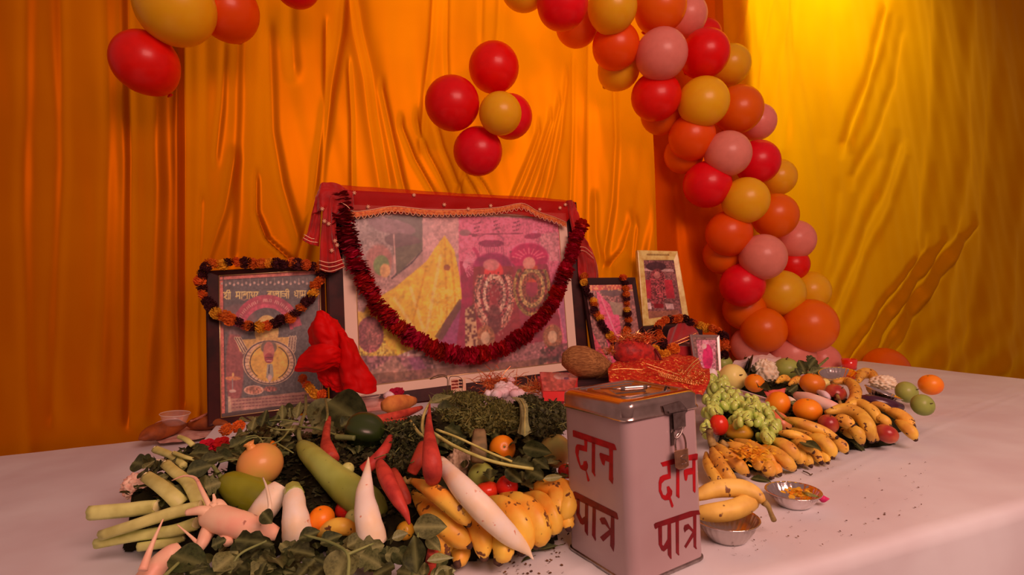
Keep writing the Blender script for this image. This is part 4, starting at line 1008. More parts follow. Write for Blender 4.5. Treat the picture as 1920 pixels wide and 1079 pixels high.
def leaf_mesh(kind, m, seed=0):
    """leaf of unit length along x, unit width across y; lobes and waves by kind"""
    rs = np.random.RandomState(seed); nu, nv = 11, 7; V = []; ve = []
    ph = rs.rand()*6; cu = rs.uniform(-.28, .1); wv = rs.uniform(.03, .07)
    for i in range(nu):
        u = i/(nu-1)
        if kind == 'oval': w = math.sin(PI*min(1, u**.85+.02))**.75
        elif kind == 'long': w = .8*math.sin(PI*min(1, u**.75+.01))**.9
        else: w = (math.sin(PI*min(1, u**.9+.02))**.6)*(1+.24*math.sin(u*19+ph))
        if i == nu-1: w = .02
        if i == 0: w = .06
        for j in range(nv):
            v = (j/(nv-1)-.5)*2
            z = .10*abs(v)*w-.03+cu*u*u*.6+wv*math.sin(u*9+ph+v*2)*abs(v)
            V.append((u, v*w*.5, z)); side = math.cos((u*8-abs(v)*1.6)*2*PI*.55)
            ve.append(max(math.exp(-(v*w*5)**2)*.8, .35*max(0, side)**14))
    F = [(i*nv+j, (i+1)*nv+j, (i+1)*nv+j+1, i*nv+j+1) for i in range(nu-1) for j in range(nv-1)]
    me = mesh_np('leaf', V, F, m)
    at = me.attributes.new('vein', 'FLOAT', 'POINT'); at.data.foreach_set('value', ve)
    return me
LEAF = {k: [leaf_mesh(kd, m, s) for s, kd in ((1, 'oval'), (2, 'oval'), (3, 'lobed'))] for k, m in (('d', M_leafd), ('m', M_leafm), ('l', M_leafl))}
for k, m in (('d', M_leafd), ('m', M_leafm), ('l', M_leafl)): LEAF[k+'L'] = [leaf_mesh('long', m, 5)]; LEAF[k+'o'] = LEAF[k][2:]
def leafM(a, b, w, roll=0.0, face=.5):
    """matrix laying a unit leaf from a to b, w wide, turned up and a little to the viewer"""
    a = np.asarray(a); b = np.asarray(b); x = b-a; L = np.linalg.norm(x); x = x/L
    n = np.array([0, 0, 1.0])*(1-face)+np.array([-.0, -1, .25])*face
    z = n-x*np.dot(n, x); z /= np.linalg.norm(z); y = np.cross(z, x)
    c, s = math.cos(roll), math.sin(roll); y, z = y*c+z*s, z*c-y*s
    M = np.eye(4); M[:3, 0] = x*L; M[:3, 1] = y*w; M[:3, 2] = z*L; M[:3, 3] = a
    return Matrix([list(r) for r in M])
def leaf(parent, a, b, w, kind='d', roll=None, face=.5):
    inst('leaf', RND.choice(LEAF[kind]), leafM(a, b, w, RND.uniform(-.4, .4) if roll is None else roll, face), parent)
def pxr(P): return dep(P)/F_PX
def greens(side, label, spots, leaves, stems=(), rand=None, name='leafy_greens', cat='greens', group=None):
    """a bunch: stems [(path px)], leaves [(x0,y0,x1,y1,w,kind[,dh[,face]])], rand=(ellipse regions, n, lmin, lmax, kinds, lift)"""
    c = PT(side, spots); r = root(name, c, label, cat, group)
    for st in stems:
        P = [PT(side, q) for q in st[0]]; obj('stem', sweep(P, [st[1]*pxr(P[0]), st[2]*pxr(P[0])], 8, 14), st[3] if len(st) > 3 else M_stem, r)
    for l in leaves:
        dh = l[6] if len(l) > 6 else .02
        a = PT(side, (l[0], l[1], dh)); b = PT(side, (l[2], l[3], dh)); lim = .75*math.hypot(l[2]-l[0], l[3]-l[1])*pxr(a)
        b = A(l[2], l[3], dep(a)+max(-lim, min(lim, dep(b)-dep(a))))
        leaf(r, a, b, l[4]*pxr(a), l[5], None if abs(l[4]) < 60 else 0.0, l[7] if len(l) > 7 else .55)
    if rand:
        regs, n, l0, l1, kinds, lift = rand
        for e in regs:
            q = PT(side, (e[0], e[1], -.012)); PILE[side].append((q[0], q[1], q[2]-TZ, min(.05, .45*e[3]*pxr(q))))
        for i in range(n):
            e = regs[i % len(regs)]; t = RND.uniform(0, 2*PI); q = math.sqrt(RND.random())
            x = e[0]+e[2]*q*math.cos(t); y = e[1]+e[3]*q*math.sin(t); L = RND.uniform(l0, l1); an = RND.uniform(0, 2*PI)
            dh = RND.uniform(lift[0], lift[1])
            a = PT(side, (x-L/2*math.cos(an), y-L/2*math.sin(an)*.8, dh)); b = a+(PT(side, (x+L/2*math.cos(an), y+L/2*math.sin(an)*.8, dh))-a)
            b[2] += RND.uniform(-.01, .02); d = np.linalg.norm(b-a); mx = L*pxr(a)*1.3
            if d > mx: b = a+(b-a)*mx/d
            leaf(r, a, b, np.linalg.norm(b-a)*RND.uniform(.55, .8), RND.choice(kinds), RND.uniform(-.7, .7), RND.uniform(.2, .8))
    return r
def veg(side, name, label, cat, pts, rads, m, n=14, k=24, group=None, wob=0, roots=(), sect=None, support=True, rootname='root_hair'):
    """one long vegetable along a path of photo points; rads in photo pixels"""
    P = [PT(side, q) for q in pts]; s = pxr(P[len(P)//2])
    mb = sweep(P, [q*s for q in rads], n, k, sect, wob=wob, seed=len(label))
    if support: reg(side, crom(P, 5), np.mean(rads)*s*.8)
    if not roots:
        o = obj(name, mb, m); tag(o, label, cat, group); return o
    c = P[len(P)//2]; r = root(name, c, label, cat, group); obj('body', mb, m, r)
    for rt in roots:
        Q = [PT(side, q) for q in rt[0]]; obj(rt[4] if len(rt) > 4 else rootname, sweep(Q, [rt[1]*s, rt[2]*s], 8, 16), rt[3] if len(rt) > 3 else m, r)
    return r
def ball(side, name, label, cat, px, py, rx, m, ry=None, axis=None, kind='stem', dh=0.0, group=None, dimple=.10, lobes=0, rr=0, support=True):
    """round fruit: body with dimples, and a stem or calyx of its own"""
    c = PT(side, (px, py, dh)); s = pxr(c); R = rx*s; RZ = (ry or rx)*s
    ax = Vector(axis) if axis else Vector((RND.uniform(-.6, .6), RND.uniform(-.9, .1), RND.uniform(.3, 1)))
    prof = []
    for i in range(21):
        t = i/20*PI; r = math.sin(t); z = math.cos(t); z -= dimple*math.exp(-(r/.22)**2)*(1 if z > 0 else -.7); prof.append((max(r, .002)*R, z*RZ))
    prof.reverse()
    b = lathe(prof, 26, (lambda th, z: 1+lobes*math.cos(th*4)) if lobes else None)
    M = Matrix.Translation(Vector(c)) @ ax.to_track_quat('Z', 'Y').to_matrix().to_4x4()
    xf(b, M); base = c.copy(); base[2] -= R
    e = root(name, base, label, cat, group); obj('skin', b, m, e)
    zt = RZ*(1-dimple)
    if kind == 'stem': q = sweep([(0, 0, zt*.98), (R*.04, 0, zt+R*.10), (R*.12, 0, zt+R*.2)], [R*.05, R*.04], 6, 5); xf(q, M); obj('stem', q, M_brownstem, e)
    elif kind == 'button':
        q = lathe([(.001, zt+R*.03), (R*.07, zt+R*.03), (R*.10, zt+R*.005), (R*.10, zt-R*.02)], 8, lambda th, z: 1+.2*math.cos(th*5)); xf(q, M); obj('navel', q, M_calyx, e)
    elif kind == 'calyx':
        V = []; F = []
        for k in range(5):
            a = k*2*PI/5; d = np.array([math.cos(a), math.sin(a), 0]); t = np.array([-d[1], d[0], 0]); o = len(V)
            V += [d*R*.04-t*R*.07+[0, 0, zt+R*.05], d*R*.04+t*R*.07+[0, 0, zt+R*.05], d*R*.34+t*R*.06+[0, 0, zt*1.05], d*R*.5+[0, 0, zt*.98+R*.06], d*R*.34-t*R*.06+[0, 0, zt*1.05]]
            F.append((o, o+1, o+2, o+3, o+4))
        q = MB().add(V, F); st = sweep([(0, 0, zt), (0, 0, zt+R*.22)], [R*.05]*2, 6, 3); q.add(st.v, st.f); xf(q, M); obj('calyx', q, M_calyx, e)
    elif kind == 'crown':
        q = lathe([(R*.28, zt*.9), (R*.2, zt+R*.06), (R*.17, zt+R*.16), (R*.24, zt+R*.30), (R*.20, zt+R*.28), (R*.13, zt+R*.14), (.001, zt+R*.1)], 12, lambda th, z: 1+.18*math.cos(th*6)*(1 if z > zt+R*.2 else 0)); xf(q, M); obj('crown', q, m, e)
    if support: reg(side, c, R)
    return e
def banana(parent, side, pts, rpx, m=None, tips=True, stem=None, name='banana'):
    P = [PT(side, q) for q in pts]; s = pxr(P[len(P)//2]); R = rpx*s
    C2 = crom(P, 18)
    o = obj(name, sweep(C2, [R*q for q in (.32, .62, .88, 1, 1.02, 1, .93, .76, .42)], 15, 18, lambda th, t: 1+.055*math.cos(5*th+1), smoothpath=False), m or M_ban, parent)
    reg(side, C2[::5], R*.9)
    if tips:
        d = C2[-1]-C2[-3]; d /= np.linalg.norm(d)
        obj('tip', sweep([C2[-1]-d*R*.25, C2[-1]+d*R*.12, C2[-1]+d*R*.34], [R*.50, R*.42, R*.30], 9, 5, smoothpath=False, sect=lambda th, t: 1+.12*math.cos(3*th)), M_tip, o)
    if stem is not None:
        Q = [C2[0]]+[PT(side, q) for q in stem]
        obj('stem', sweep(Q, [R*.40, R*.24, R*.30], 9, 10), M_stemb, o)
    return o
M_stemb = mat('banana_stem', C(150, 104, 52), .6, C(84, 50, 32), 30, .2, 50)
def bunch(side, label, lst, m=None, group='bananas laid along the heap', crown=None):
    c = PT(side, lst[0][0][1]); r = root('banana_bunch', c, label, 'bananas', group)
    for it in lst: banana(r, side, it[0], it[1], m, stem=it[2] if len(it) > 2 else None)
    if crown:
        P = [PT(side, q) for q in crown[0]]; s = pxr(P[0])
        obj('crown', sweep(P, [q*s for q in crown[1]], 10, 8, wob=.2), M_stemb, r)
    return r
GB_L = 'banana bunches at the front of the near heap'; 
# ------------------------------------------------------------ near heap, left of the donation box
veg('L', 'bottle_gourd', 'long pale green bottle gourd lying diagonally across the vegetable heap', 'gourd', [(566, 836, .02), (598, 868, .02), (640, 908, .01), (680, 938, .0), (722, 966, -.01)], [13, 20, 22, 23, 25, 27, 29.5, 31, 31.5, 30, 24, 11], M_gourd, 20, 34, roots=[([(568, 838, .025), (560, 815, .03), (566, 790, .03), (573, 768, .035), (573, 742, .035)], 5, 4, M_stem, 'stem')])
veg('L', 'round_gourd', 'short plump olive green gourd next to the pomegranate', 'gourd', [(417, 900, .01), (440, 912, .01), (470, 930, 0), (500, 945, -.01), (520, 955, -.02)], [10, 24, 31, 35, 36, 32, 14], M_gourd2, 18, 24, roots=[([(418, 900, .015), (410, 889, .02), (399, 874, .025)], 5, 3.5, M_stem, 'stem')])
ball('L', 'pomegranate', 'large blushing pomegranate behind the short olive gourd', 'fruit', 488, 872, 41, M_pom, 39, (-.35, -.15, .9), 'crown', .02)
ball('L', 'capsicum', 'glossy dark green capsicum on top of the heap', 'vegetable', 684, 808, 31, M_caps, 38, (-.85, -.15, .3), 'stem', .03, dimple=.18, lobes=.12)
RG = 'white radishes in the near heap'
veg('L', 'white_radish', 'upright tapering white radish with its thin tip pointing up, next to the bottle gourd', 'radish', [(691, 858, .06), (688, 890, .055), (684, 930, .05), (690, 975, .05), (700, 1020, .035)], [1.2, 3.5, 6.5, 9.5, 13.5, 16.5, 18.5, 21, 23, 24, 25, 25], M_rad, 16, 30, RG, .03)
veg('L', 'white_radish', 'longest white radish, sloping down over the bananas to the tablecloth', 'radish', [(826, 866, .05), (862, 910, .06), (905, 955, .055), (950, 1000, .035), (985, 1030, .012), (1000, 1050, .0)], [12, 17, 21, 23, 23.5, 22.5, 20, 15, 9, 4, 1.5], M_rad, 18, 34, RG, .02, support=False)
veg('L', 'white_radish', 'blunt white radish with a curling thin root lying over it', 'radish', [(528, 912, .025), (512, 934, .02), (494, 958, .015), (476, 980, 0)], [17, 23, 24, 24, 24, 23, 20], M_rad, 16, 20, RG, .03, roots=[([(500, 970, .05), (506, 950, .055), (500, 915, .055), (493, 896, .05)], 4.5, 1.2)])
veg('L', 'white_radish', 'short stout white radish standing under the green-topped stub', 'radish', [(551, 924, .03), (552, 950, .03), (555, 980, .025), (558, 1010, .01)], [17, 20, 21, 23, 25, 26.5, 27], M_rad, 16, 20, RG, .04, roots=[([(548, 916, .03), (552, 928, .032)], 16, 19, M_gourd, 'green_top')])
veg('L', 'white_radish', 'forked pinkish radish with several rootlets at the lower left', 'radish', [(378, 968, .03), (404, 972, .035), (440, 982, .035), (480, 992, .03), (520, 1002, .02)], [8, 21, 25, 26, 25, 22, 19, 12], M_radr, 16, 26, RG, .04,
    roots=[([(398, 962, .04), (388, 940, .045), (376, 915, .05), (366, 897, .05), (345, 893, .05), (322, 902, .045)], 6, .9), ([(396, 962, .04), (376, 958, .045), (350, 962, .045)], 12, 6), ([(404, 975, .03), (388, 1000, .03), (378, 1022, .03), (366, 1040, .02)], 16, 7), ([(402, 945, .045), (402, 936, .047), (400, 927, .05)], 5, 2),
           ([(376, 1024, .03), (356, 1005, .035), (332, 984, .04)], 4, .9), ([(400, 955, .04), (408, 948, .04), (420, 960, .035)], 13, 12), ([(425, 1000, .03), (428, 1020, .03)], 14, 8)])
veg('L', 'white_radish', 'orange-stained radish in the bottom left corner', 'radish', [(338, 1026, .03), (320, 1040, .03), (296, 1064, .02), (270, 1092, .01)], [10, 17, 20, 22, 20], M_radr, 16, 18, RG, .04, roots=[([(268, 1070, .05), (278, 1040, .06), (290, 1010, .065), (306, 974, .07)], 8, 1.2, M_radr)])
CG = 'red carrots in the near heap'
veg('L', 'red_carrot', 'thin red carrot poking up behind the bottle gourd', 'carrot', [(617, 784, .05), (612, 810, .04), (612, 835, .03), (622, 862, .02)], [4.5, 7, 8, 13, 14], M_carrot, 12, 22, CG)
veg('L', 'red_carrot', 'largest red carrot, standing tip up at the centre of the heap', 'carrot', [(806, 756, .10), (804, 790, .10), (806, 830, .095), (810, 868, .085), (812, 900, .06)], [1.2, 3.5, 5.5, 7.5, 10, 12.5, 15, 17, 18, 17.5, 14], M_carrot, 16, 30, CG, roots=[([(806, 758, .10), (807, 748, .11), (804, 741, .115)], 1.8, 1.2, M_stem, 'tail')])
veg('L', 'red_carrot', 'red carrot leaning behind the largest carrot', 'carrot', [(794, 836, .05), (784, 862, .045), (772, 888, .03)], [11, 12, 12, 10], M_carrot, 12, 18, CG)
veg('L', 'red_carrot', 'red carrot with a blunt end leaning up to the right behind the white tip', 'carrot', [(732, 820, .04), (722, 842, .04), (704, 864, .03), (680, 884, .02)], [6, 9, 11, 12, 11], M_carrot, 12, 20, CG)
veg('L', 'red_carrot', 'red carrot tapering down toward the front leaves beside the white tip', 'carrot', [(712, 868, .05), (726, 900, .05), (744, 935, .05), (760, 962, .045), (768, 984, .04)], [9, 15, 15.5, 13.5, 11, 8, 5, 2.5], M_carrot, 14, 26, CG)
veg('L', 'red_carrot', 'stubby red carrot next to the banana stems', 'carrot', [(738, 884, .04), (748, 908, .04), (760, 932, .035), (764, 946, .03)], [8, 11, 11, 10, 7], M_carrot, 12, 18, CG)
veg('L', 'red_carrot', 'upper one of two red carrots lying flat behind the capsicum', 'carrot', [(706, 790, .02), (740, 782, .02), (770, 772, .02), (790, 765, .02)], [10, 9.5, 7, 4], M_carrot, 12, 20, CG)
veg('L', 'red_carrot', 'lower one of two red carrots lying flat behind the capsicum', 'carrot', [(712, 800, .015), (738, 795, .015), (762, 787, .015)], [9, 8.5, 4], M_carrot, 12, 20, CG)
veg('L', 'red_carrot', 'red carrot end showing below the front leaves', 'carrot', [(812, 1032, .04), (808, 1056, .02), (806, 1090, .01)], [10, 11, 9], M_carrot, 12, 12, CG)
# small round produce in the gaps
ball('L', 'orange', 'bright orange under the radish next to the peeled looking banana', 'fruit', 603, 973, 24, M_or, 22, (0, -.3, 1), 'button', .01)
ball('L', 'tomato', 'red tomato in shadow behind the upright white radish', 'tomato', 650, 955, 22, M_tom, 19, None, 'calyx', -.01)
ball('L', 'lime', 'greenish lime in shadow beside the upright white radish', 'fruit', 663, 972, 16, M_lime, 15, None, 'button', .0)
ball('L', 'lime', 'small pale lime resting on the far side of the bottle gourd', 'fruit', 652, 880, 12, M_lime, 12, None, 'button', .02)
ball('L', 'orange', 'orange half covered by leaves and a stalk in the middle of the heap', 'fruit', 942, 842, 25, M_or, 24, (.2, -.9, .4), 'button', .0)
ball('L', 'guava', 'yellowish green guava partly behind a dark leaf by the donation box', 'fruit', 1042, 846, 30, M_greenap, 33, (.1, -.95, -.3), 'stem', .0)
ball('L', 'guava', 'dark green guava behind the two tomatoes', 'fruit', 902, 894, 26, M_guava, 22, None, 'stem', .0)
ball('L', 'tomato', 'round bright red tomato behind the bananas', 'tomato', 951, 913, 21, M_tom, 20, (.3, -.2, 1), 'calyx', .0)
ball('L', 'tomato', 'flatter red tomato half under the longest radish', 'tomato', 912, 922, 25, M_tom, 18, (-.2, .3, 1), 'calyx', -.005)
ball('L', 'tomato', 'orange-red tomato peeking out beside the donation box', 'tomato', 1062, 884, 16, M_tom, 12, None, 'calyx', .0)
ball('L', 'orange', 'small orange hidden among leaves above the pomegranate', 'fruit', 506, 838, 12, M_or, 11, None, 'button', .0)
veg('L', 'banana', 'single orange-yellow banana showing its back under the upright radish', 'banana', [(598, 1004, .0), (622, 990, .02), (650, 990, .02), (676, 1004, .0)], [5, 13, 16, 16, 12, 5], M_ban, 14, 18)
ball('L', 'lime', 'yellowish lime under the carrot tip', 'fruit', 760, 996, 17, M_mango, 18, None, 'button', .0)
# banana bunches at the front
bunch('L', 'two big spotted bananas at the near end of the heap, pointing at the viewer', [
    ([(772, 902, .03), (806, 918, .05), (842, 944, .05), (868, 968, .045), (878, 982, .04)], 17, [(762, 904, .03), (756, 896, .035)]),
    ([(776, 925, .0), (800, 955, .02), (832, 985, .03), (860, 1008, .025), (880, 1022, .02)], 21),
    ([(800, 985, .0), (818, 1005, .02), (832, 1025, .015), (838, 1040, .012)], 18),
    ([(850, 1005, -.02), (862, 1022, .0), (864, 1042, .0), (858, 1058, .0)], 18)], group=GB_L)
bunch('L', 'pair of short thick bananas under the end of the longest radish', [
    ([(880, 968, .0), (894, 990, .02), (904, 1015, .02), (907, 1046, .01)], 20), ([(918, 985, -.01), (936, 1005, .01), (944, 1030, .015), (934, 1052, .008)], 22)], group=GB_L)
bunch('L', 'three curved bananas side by side between the longest radish and the donation box', [
    ([(908, 940, .0), (945, 950, .02), (975, 980, .02), (984, 1012, .01), (978, 1034, .0)], 23), ([(940, 932, .0), (975, 944, .015), (1002, 970, .015), (1012, 1000, .01), (1006, 1020, .0)], 24),
    ([(982, 930, -.005), (1010, 935, .005), (1032, 958, .01), (1040, 985, .005), (1034, 1000, .0)], 17)], group=GB_L)
bunch('L', 'browned bananas squeezed between the heap and the donation box', [
    ([(996, 918, .0), (1022, 912, .01), (1042, 922, .01), (1046, 950, .01), (1044, 970, .0)], 17), ([(1030, 915, .0), (1052, 912, .01), (1066, 930, .01), (1062, 955, .01), (1052, 972, .0)], 18), ([(1050, 960, .0), (1062, 975, .0), (1066, 992, .0)], 14)], group=GB_L)
# pale stalks at the left
SG = 'pale cut stalks in the near heap'
def stalks(label, lst, name='leek_stalk'):
    for i, (pts, r0, r1, lb) in enumerate(lst):
        P = [PT('L', q) for q in pts]; s = pxr(P[0])
        def sec(th, t): return 1+.10*math.cos(3*th)+.05*math.cos(7*th)
        mb = sweep(P, [r0*s, (r0+r1)*.5*s, r1*s], 14, 20, sec); reg('L', crom(P, 4), r0*s)
        c = P[0]; r = root(name, c, lb, 'stalk', SG); obj('stem', mb, M_stalk, r)
        d = P[0]-P[1]; d /= np.linalg.norm(d)
        obj('cut_end', sweep([P[0]-d*.001, P[0]+d*.0015], [r0*s*.92]*2, 14, 3, sec), M_cut, r)
M_cut = mat('cut_end', C(222, 176, 118), .7, C(190, 150, 90), 60)
stalks('', [([(292, 844, .02), (320, 855, .02), (345, 874, .02)], 7, 6, 'pale green stalk sloping down just below the brown pods'),
    ([(326, 850, .03), (348, 858, .03), (376, 866, .02)], 4, 3, 'thin pale stalk tucked under dark leaves at the left'),
    ([(312, 872, .03), (330, 888, .03), (352, 905, .03), (368, 930, .03), (376, 952, .02)], 9, 11, 'long bent pale stalk reaching down to the forked radish'),
    ([(276, 896, .035), (300, 912, .035), (322, 930, .03), (340, 948, .02)], 11, 14, 'thick pale green stalk with a blunt cut end at the far left'),
    ([(376, 950, .03), (330, 960, .03), (290, 972, .03), (250, 985, .03), (190, 1004, .02)], 11, 9, 'long pale stalk lying flat toward the left edge'),
    ([(295, 950, .02), (270, 952, .02), (240, 956, .02), (170, 962, .02)], 12, 13, 'thick stalk end above the long flat one at the left edge'),
    ([(368, 982, .02), (330, 994, .015), (290, 1000, .01), (250, 1006, .01), (180, 1020, .005)], 11, 9, 'olive stalk in shade below the long flat one'),
    ([(300, 902, .01), (322, 918, .01), (352, 945, .0)], 8, 8, 'green stalk squeezed between the two bent stalks'),
    ([(336, 820, .03), (350, 826, .03), (362, 836, .02)], 4, 5, 'short yellowish stalk tip by the brown pods'),
    ([(345, 1005, .0), (310, 1018, .0), (260, 1026, .0)], 9, 8, 'darkest stalk at the bottom of the left stack')])
# leafy bunches
greens('L', 'dark large-leaved greens along the front edge of the heap, lower left', (420, 1050), [
    (322, 1040, 388, 1062, 54, 'd', .05, .75), (402, 1072, 448, 1030, 46, 'm', .06, .8), (470, 1078, 520, 1050, 44, 'm', .05, .7), (440, 1012, 512, 1020, 34, 'd', .05), (350, 1085, 410, 1075, 40, 'd', .04), (492, 960, 510, 982, 28, 'd', .055, .7), (396, 1025, 424, 1012, 24, 'd', .05),
    (300, 1085, 345, 1078, 34, 'm', .03), (446, 1060, 486, 1075, 30, 'd', .04)],
    [([(300, 1088, .05), (318, 1072, .05), (335, 1056, .05)], 4, 3), ([(430, 1075, .05), (450, 1040, .06), (500, 1015, .06)], 3, 2)], ([(440, 1050, 120, 30), (500, 1030, 70, 22), (420, 1075, 130, 20)], 46, 26, 50, 'ddmd', (.0, .05)))
greens('L', 'broad-leaved greens with pale veins at the front of the heap below the upright radish', (640, 1050), [
    (652, 1030, 625, 1100, 66, 'm', .06, .85), (660, 1040, 720, 1022, 44, 'm', .06, .7), (600, 1020, 640, 1000, 34, 'd', .05), (560, 1010, 600, 996, 30, 'd', .05), (590, 1050, 560, 1080, 40, 'd', .05), (650, 1025, 690, 1005, 34, 'm', .05), (676, 1040, 715, 1062, 40, 'm', .06, .8),
    (540, 1030, 590, 1040, 34, 'd', .05), (610, 1060, 580, 1085, 40, 'd', .05), (700, 1080, 740, 1060, 40, 'd', .05)],
    [([(652, 1090, .06), (652, 1040, .07), (620, 1018, .065), (570, 1004, .06)], 3.5, 2.5), ([(652, 1040, .07), (700, 1020, .06)], 3, 2)], ([(600, 1045, 90, 30), (680, 1050, 60, 26), (560, 1070, 90, 20)], 46, 24, 46, 'dddm', (-.01, .05)))
greens('L', 'spoon-shaped dark and grey-green leaves in front of the nearest bananas', (780, 1040), [
    (782, 1075, 772, 1000, 46, 'd', .08, .9), (775, 988, 838, 988, 44, 'm', .07, .7), (800, 1010, 826, 1030, 26, 'm', .05), (800, 1052, 850, 1046, 20, 'l', .05), (740, 1030, 770, 1060, 34, 'd', .05), (735, 1010, 765, 1000, 24, 'l', .045), (815, 1078, 855, 1068, 24, 'l', .03), (745, 1070, 790, 1082, 36, 'm', .05),
    (722, 1040, 760, 1045, 28, 'm', .05)], [([(770, 1090, .06), (778, 1050, .08), (784, 1000, .08)], 3, 2)], ([(770, 1055, 60, 26), (790, 1075, 70, 14)], 22, 22, 40, 'dmd', (.0, .04)))
greens('L', 'tangle of dark leaves and thin stems between the stalks and the pomegranate', (420, 860), [
    (350, 886, 398, 872, 34, 'd', .04, .6), (384, 915, 414, 905, 34, 'm', .04, .8), (360, 842, 392, 834, 24, 'd', .03), (430, 840, 470, 820, 26, 'd', .03), (400, 850, 440, 862, 26, 'd', .03), (268, 880, 290, 864, 22, 'm', .03), (372, 868, 420, 856, 30, 'd', .03)],
    [([(410, 868, .03), (440, 862, .035), (470, 872, .03)], 1.6, 1.2), ([(430, 830, .03), (480, 818, .04), (500, 845, .03)], 1.6, 1.2)], ([(400, 860, 70, 34), (350, 862, 50, 22), (440, 840, 50, 24), (300, 880, 40, 20), (330, 900, 50, 24), (290, 930, 40, 20), (380, 920, 40, 24)], 74, 20, 38, 'dddm', (-.01, .03)))
greens('L', 'leafy stems with small rounded leaves in front of the framed print with lettering', (520, 800), [
    (530, 790, 528, 756, 18, 'm', .03, .9), (556, 786, 562, 750, 18, 'm', .03, .9), (546, 785, 543, 765, 9, 'm', .03, .9), (490, 800, 500, 768, 24, 'd', .03, .7), (470, 812, 478, 780, 18, 'm', .02, .7), (510, 800, 520, 775, 22, 'd', .025, .8)],
    [([(560, 792, .04), (530, 788, .045), (500, 790, .04)], 1.5, 1.2), ([(552, 806, .04), (520, 806, .045), (500, 800, .04)], 1.5, 1.2), ([(548, 800, .04), (528, 824, .04), (505, 836, .035)], 1.6, 1.2), ([(520, 832, .04), (550, 850, .03)], 1.6, 1.2), ([(450, 835, .03), (470, 822, .04), (510, 822, .03)], 1.5, 1)],
    ([(510, 808, 55, 26), (560, 790, 40, 30), (480, 830, 40, 18), (540, 830, 40, 26), (500, 795, 50, 20)], 70, 16, 30, 'dmdm', (-.01, .03)))
greens('L', 'very large dark leaf with a grey underside behind the capsicum', (620, 790), [
    (614, 752, 690, 800, 78, 'd', .04, .8), (622, 748, 588, 806, 62, 'm', .045, .85), (590, 800, 630, 812, 34, 'm', .03), (640, 800, 668, 780, 30, 'd', .03)],
    [([(610, 748, .06), (614, 775, .055), (612, 790, .05)], 2.2, 1.6), ([(560, 800, .04), (600, 806, .04), (640, 820, .03)], 2.2, 1.6), ([(630, 820, .03), (665, 822, .03)], 6, 5)], ([(600, 810, 50, 30), (640, 830, 40, 26)], 22, 20, 34, 'dmd', (-.02, .02)))
greens('L', 'dark curled leaves with a long pale jointed stalk in the middle of the heap', (850, 800), [
    (808, 756, 848, 742, 26, 'm', .03, .7), (820, 770, 870, 764, 36, 'd', .03, .6), (835, 800, 868, 820, 26, 'd', .03), (980, 838, 1034, 850, 30, 'd', .04, .8), (958, 866, 1000, 876, 26, 'd', .04, .7), (985, 880, 1020, 896, 34, 'd', .03, .8), (1020, 898, 1055, 894, 13, 'l', .03, .8), (948, 880, 976, 905, 24, 'd', .03, .8), (1000, 860, 1030, 880, 26, 'd', .03), (860, 840, 880, 860, 22, 'd', .02), (1028, 870, 1050, 862, 18, 'm', .03)],
    [([(812, 812, .06), (850, 836, .06), (905, 860, .055), (950, 872, .05), (1000, 880, .04)], 3.2, 2.6, M_stalk), ([(818, 806, .065), (860, 822, .065), (920, 850, .055), (960, 866, .05)], 2.4, 2, M_stalk), ([(808, 752, .09), (796, 775, .09), (792, 800, .085), (796, 815, .08)], 2.4, 2.4, M_stalk), ([(770, 790, .05), (785, 812, .05), (798, 820, .05)], 2.6, 3, M_stalk)],
    ([(850, 790, 40, 40), (990, 860, 50, 26), (900, 870, 50, 20), (1010, 900, 50, 12), (870, 840, 40, 20), (960, 822, 60, 16), (1020, 830, 40, 16), (830, 830, 30, 16)], 84, 18, 34, 'dddm', (-.02, .025)))
sh = root('dry_sheath', PT('L', (898, 840)), 'upright brownish leaf sheath in the middle of the heap', 'leaf')
obj('blade', sweep([PT('L', (896, 866, .03)), PT('L', (898, 840, .05)), (PT('L', (899, 810, .06)))], [.018, .020, .016], 10, 10, lambda th, t: .35+.65*abs(math.cos(th))), mat('dry_leaf', C(120, 84, 52), .7, C(90, 66, 40), 30, .3, 60), sh)
sh = root('dry_sheath', PT('L', (985, 790)), 'pale papery leaf folded over the feathery herbs', 'leaf')
obj('blade', loft([[PT('L', (958, 745, .05)), PT('L', (975, 746, .055)), PT('L', (988, 752, .05))], [PT('L', (972, 756, .06)), PT('L', (982, 760, .065)), PT('L', (990, 764, .06))], [PT('L', (974, 785, .05)), PT('L', (984, 788, .06)), PT('L', (992, 790, .05))], [PT('L', (970, 812, .04)), PT('L', (982, 818, .05)), PT('L', (997, 812, .04))]], 12, 20, .003, 2, 1), mat('papery_leaf', C(136, 120, 74), .6, C(110, 96, 58), 30, .3, 60), sh)
obj('vein', sweep([PT('L', (975, 748, .062)), PT('L', (984, 764, .07)), PT('L', (984, 790, .066)), PT('L', (984, 816, .056))], [.002, .0012], 6, 14), M_stalk, sh)
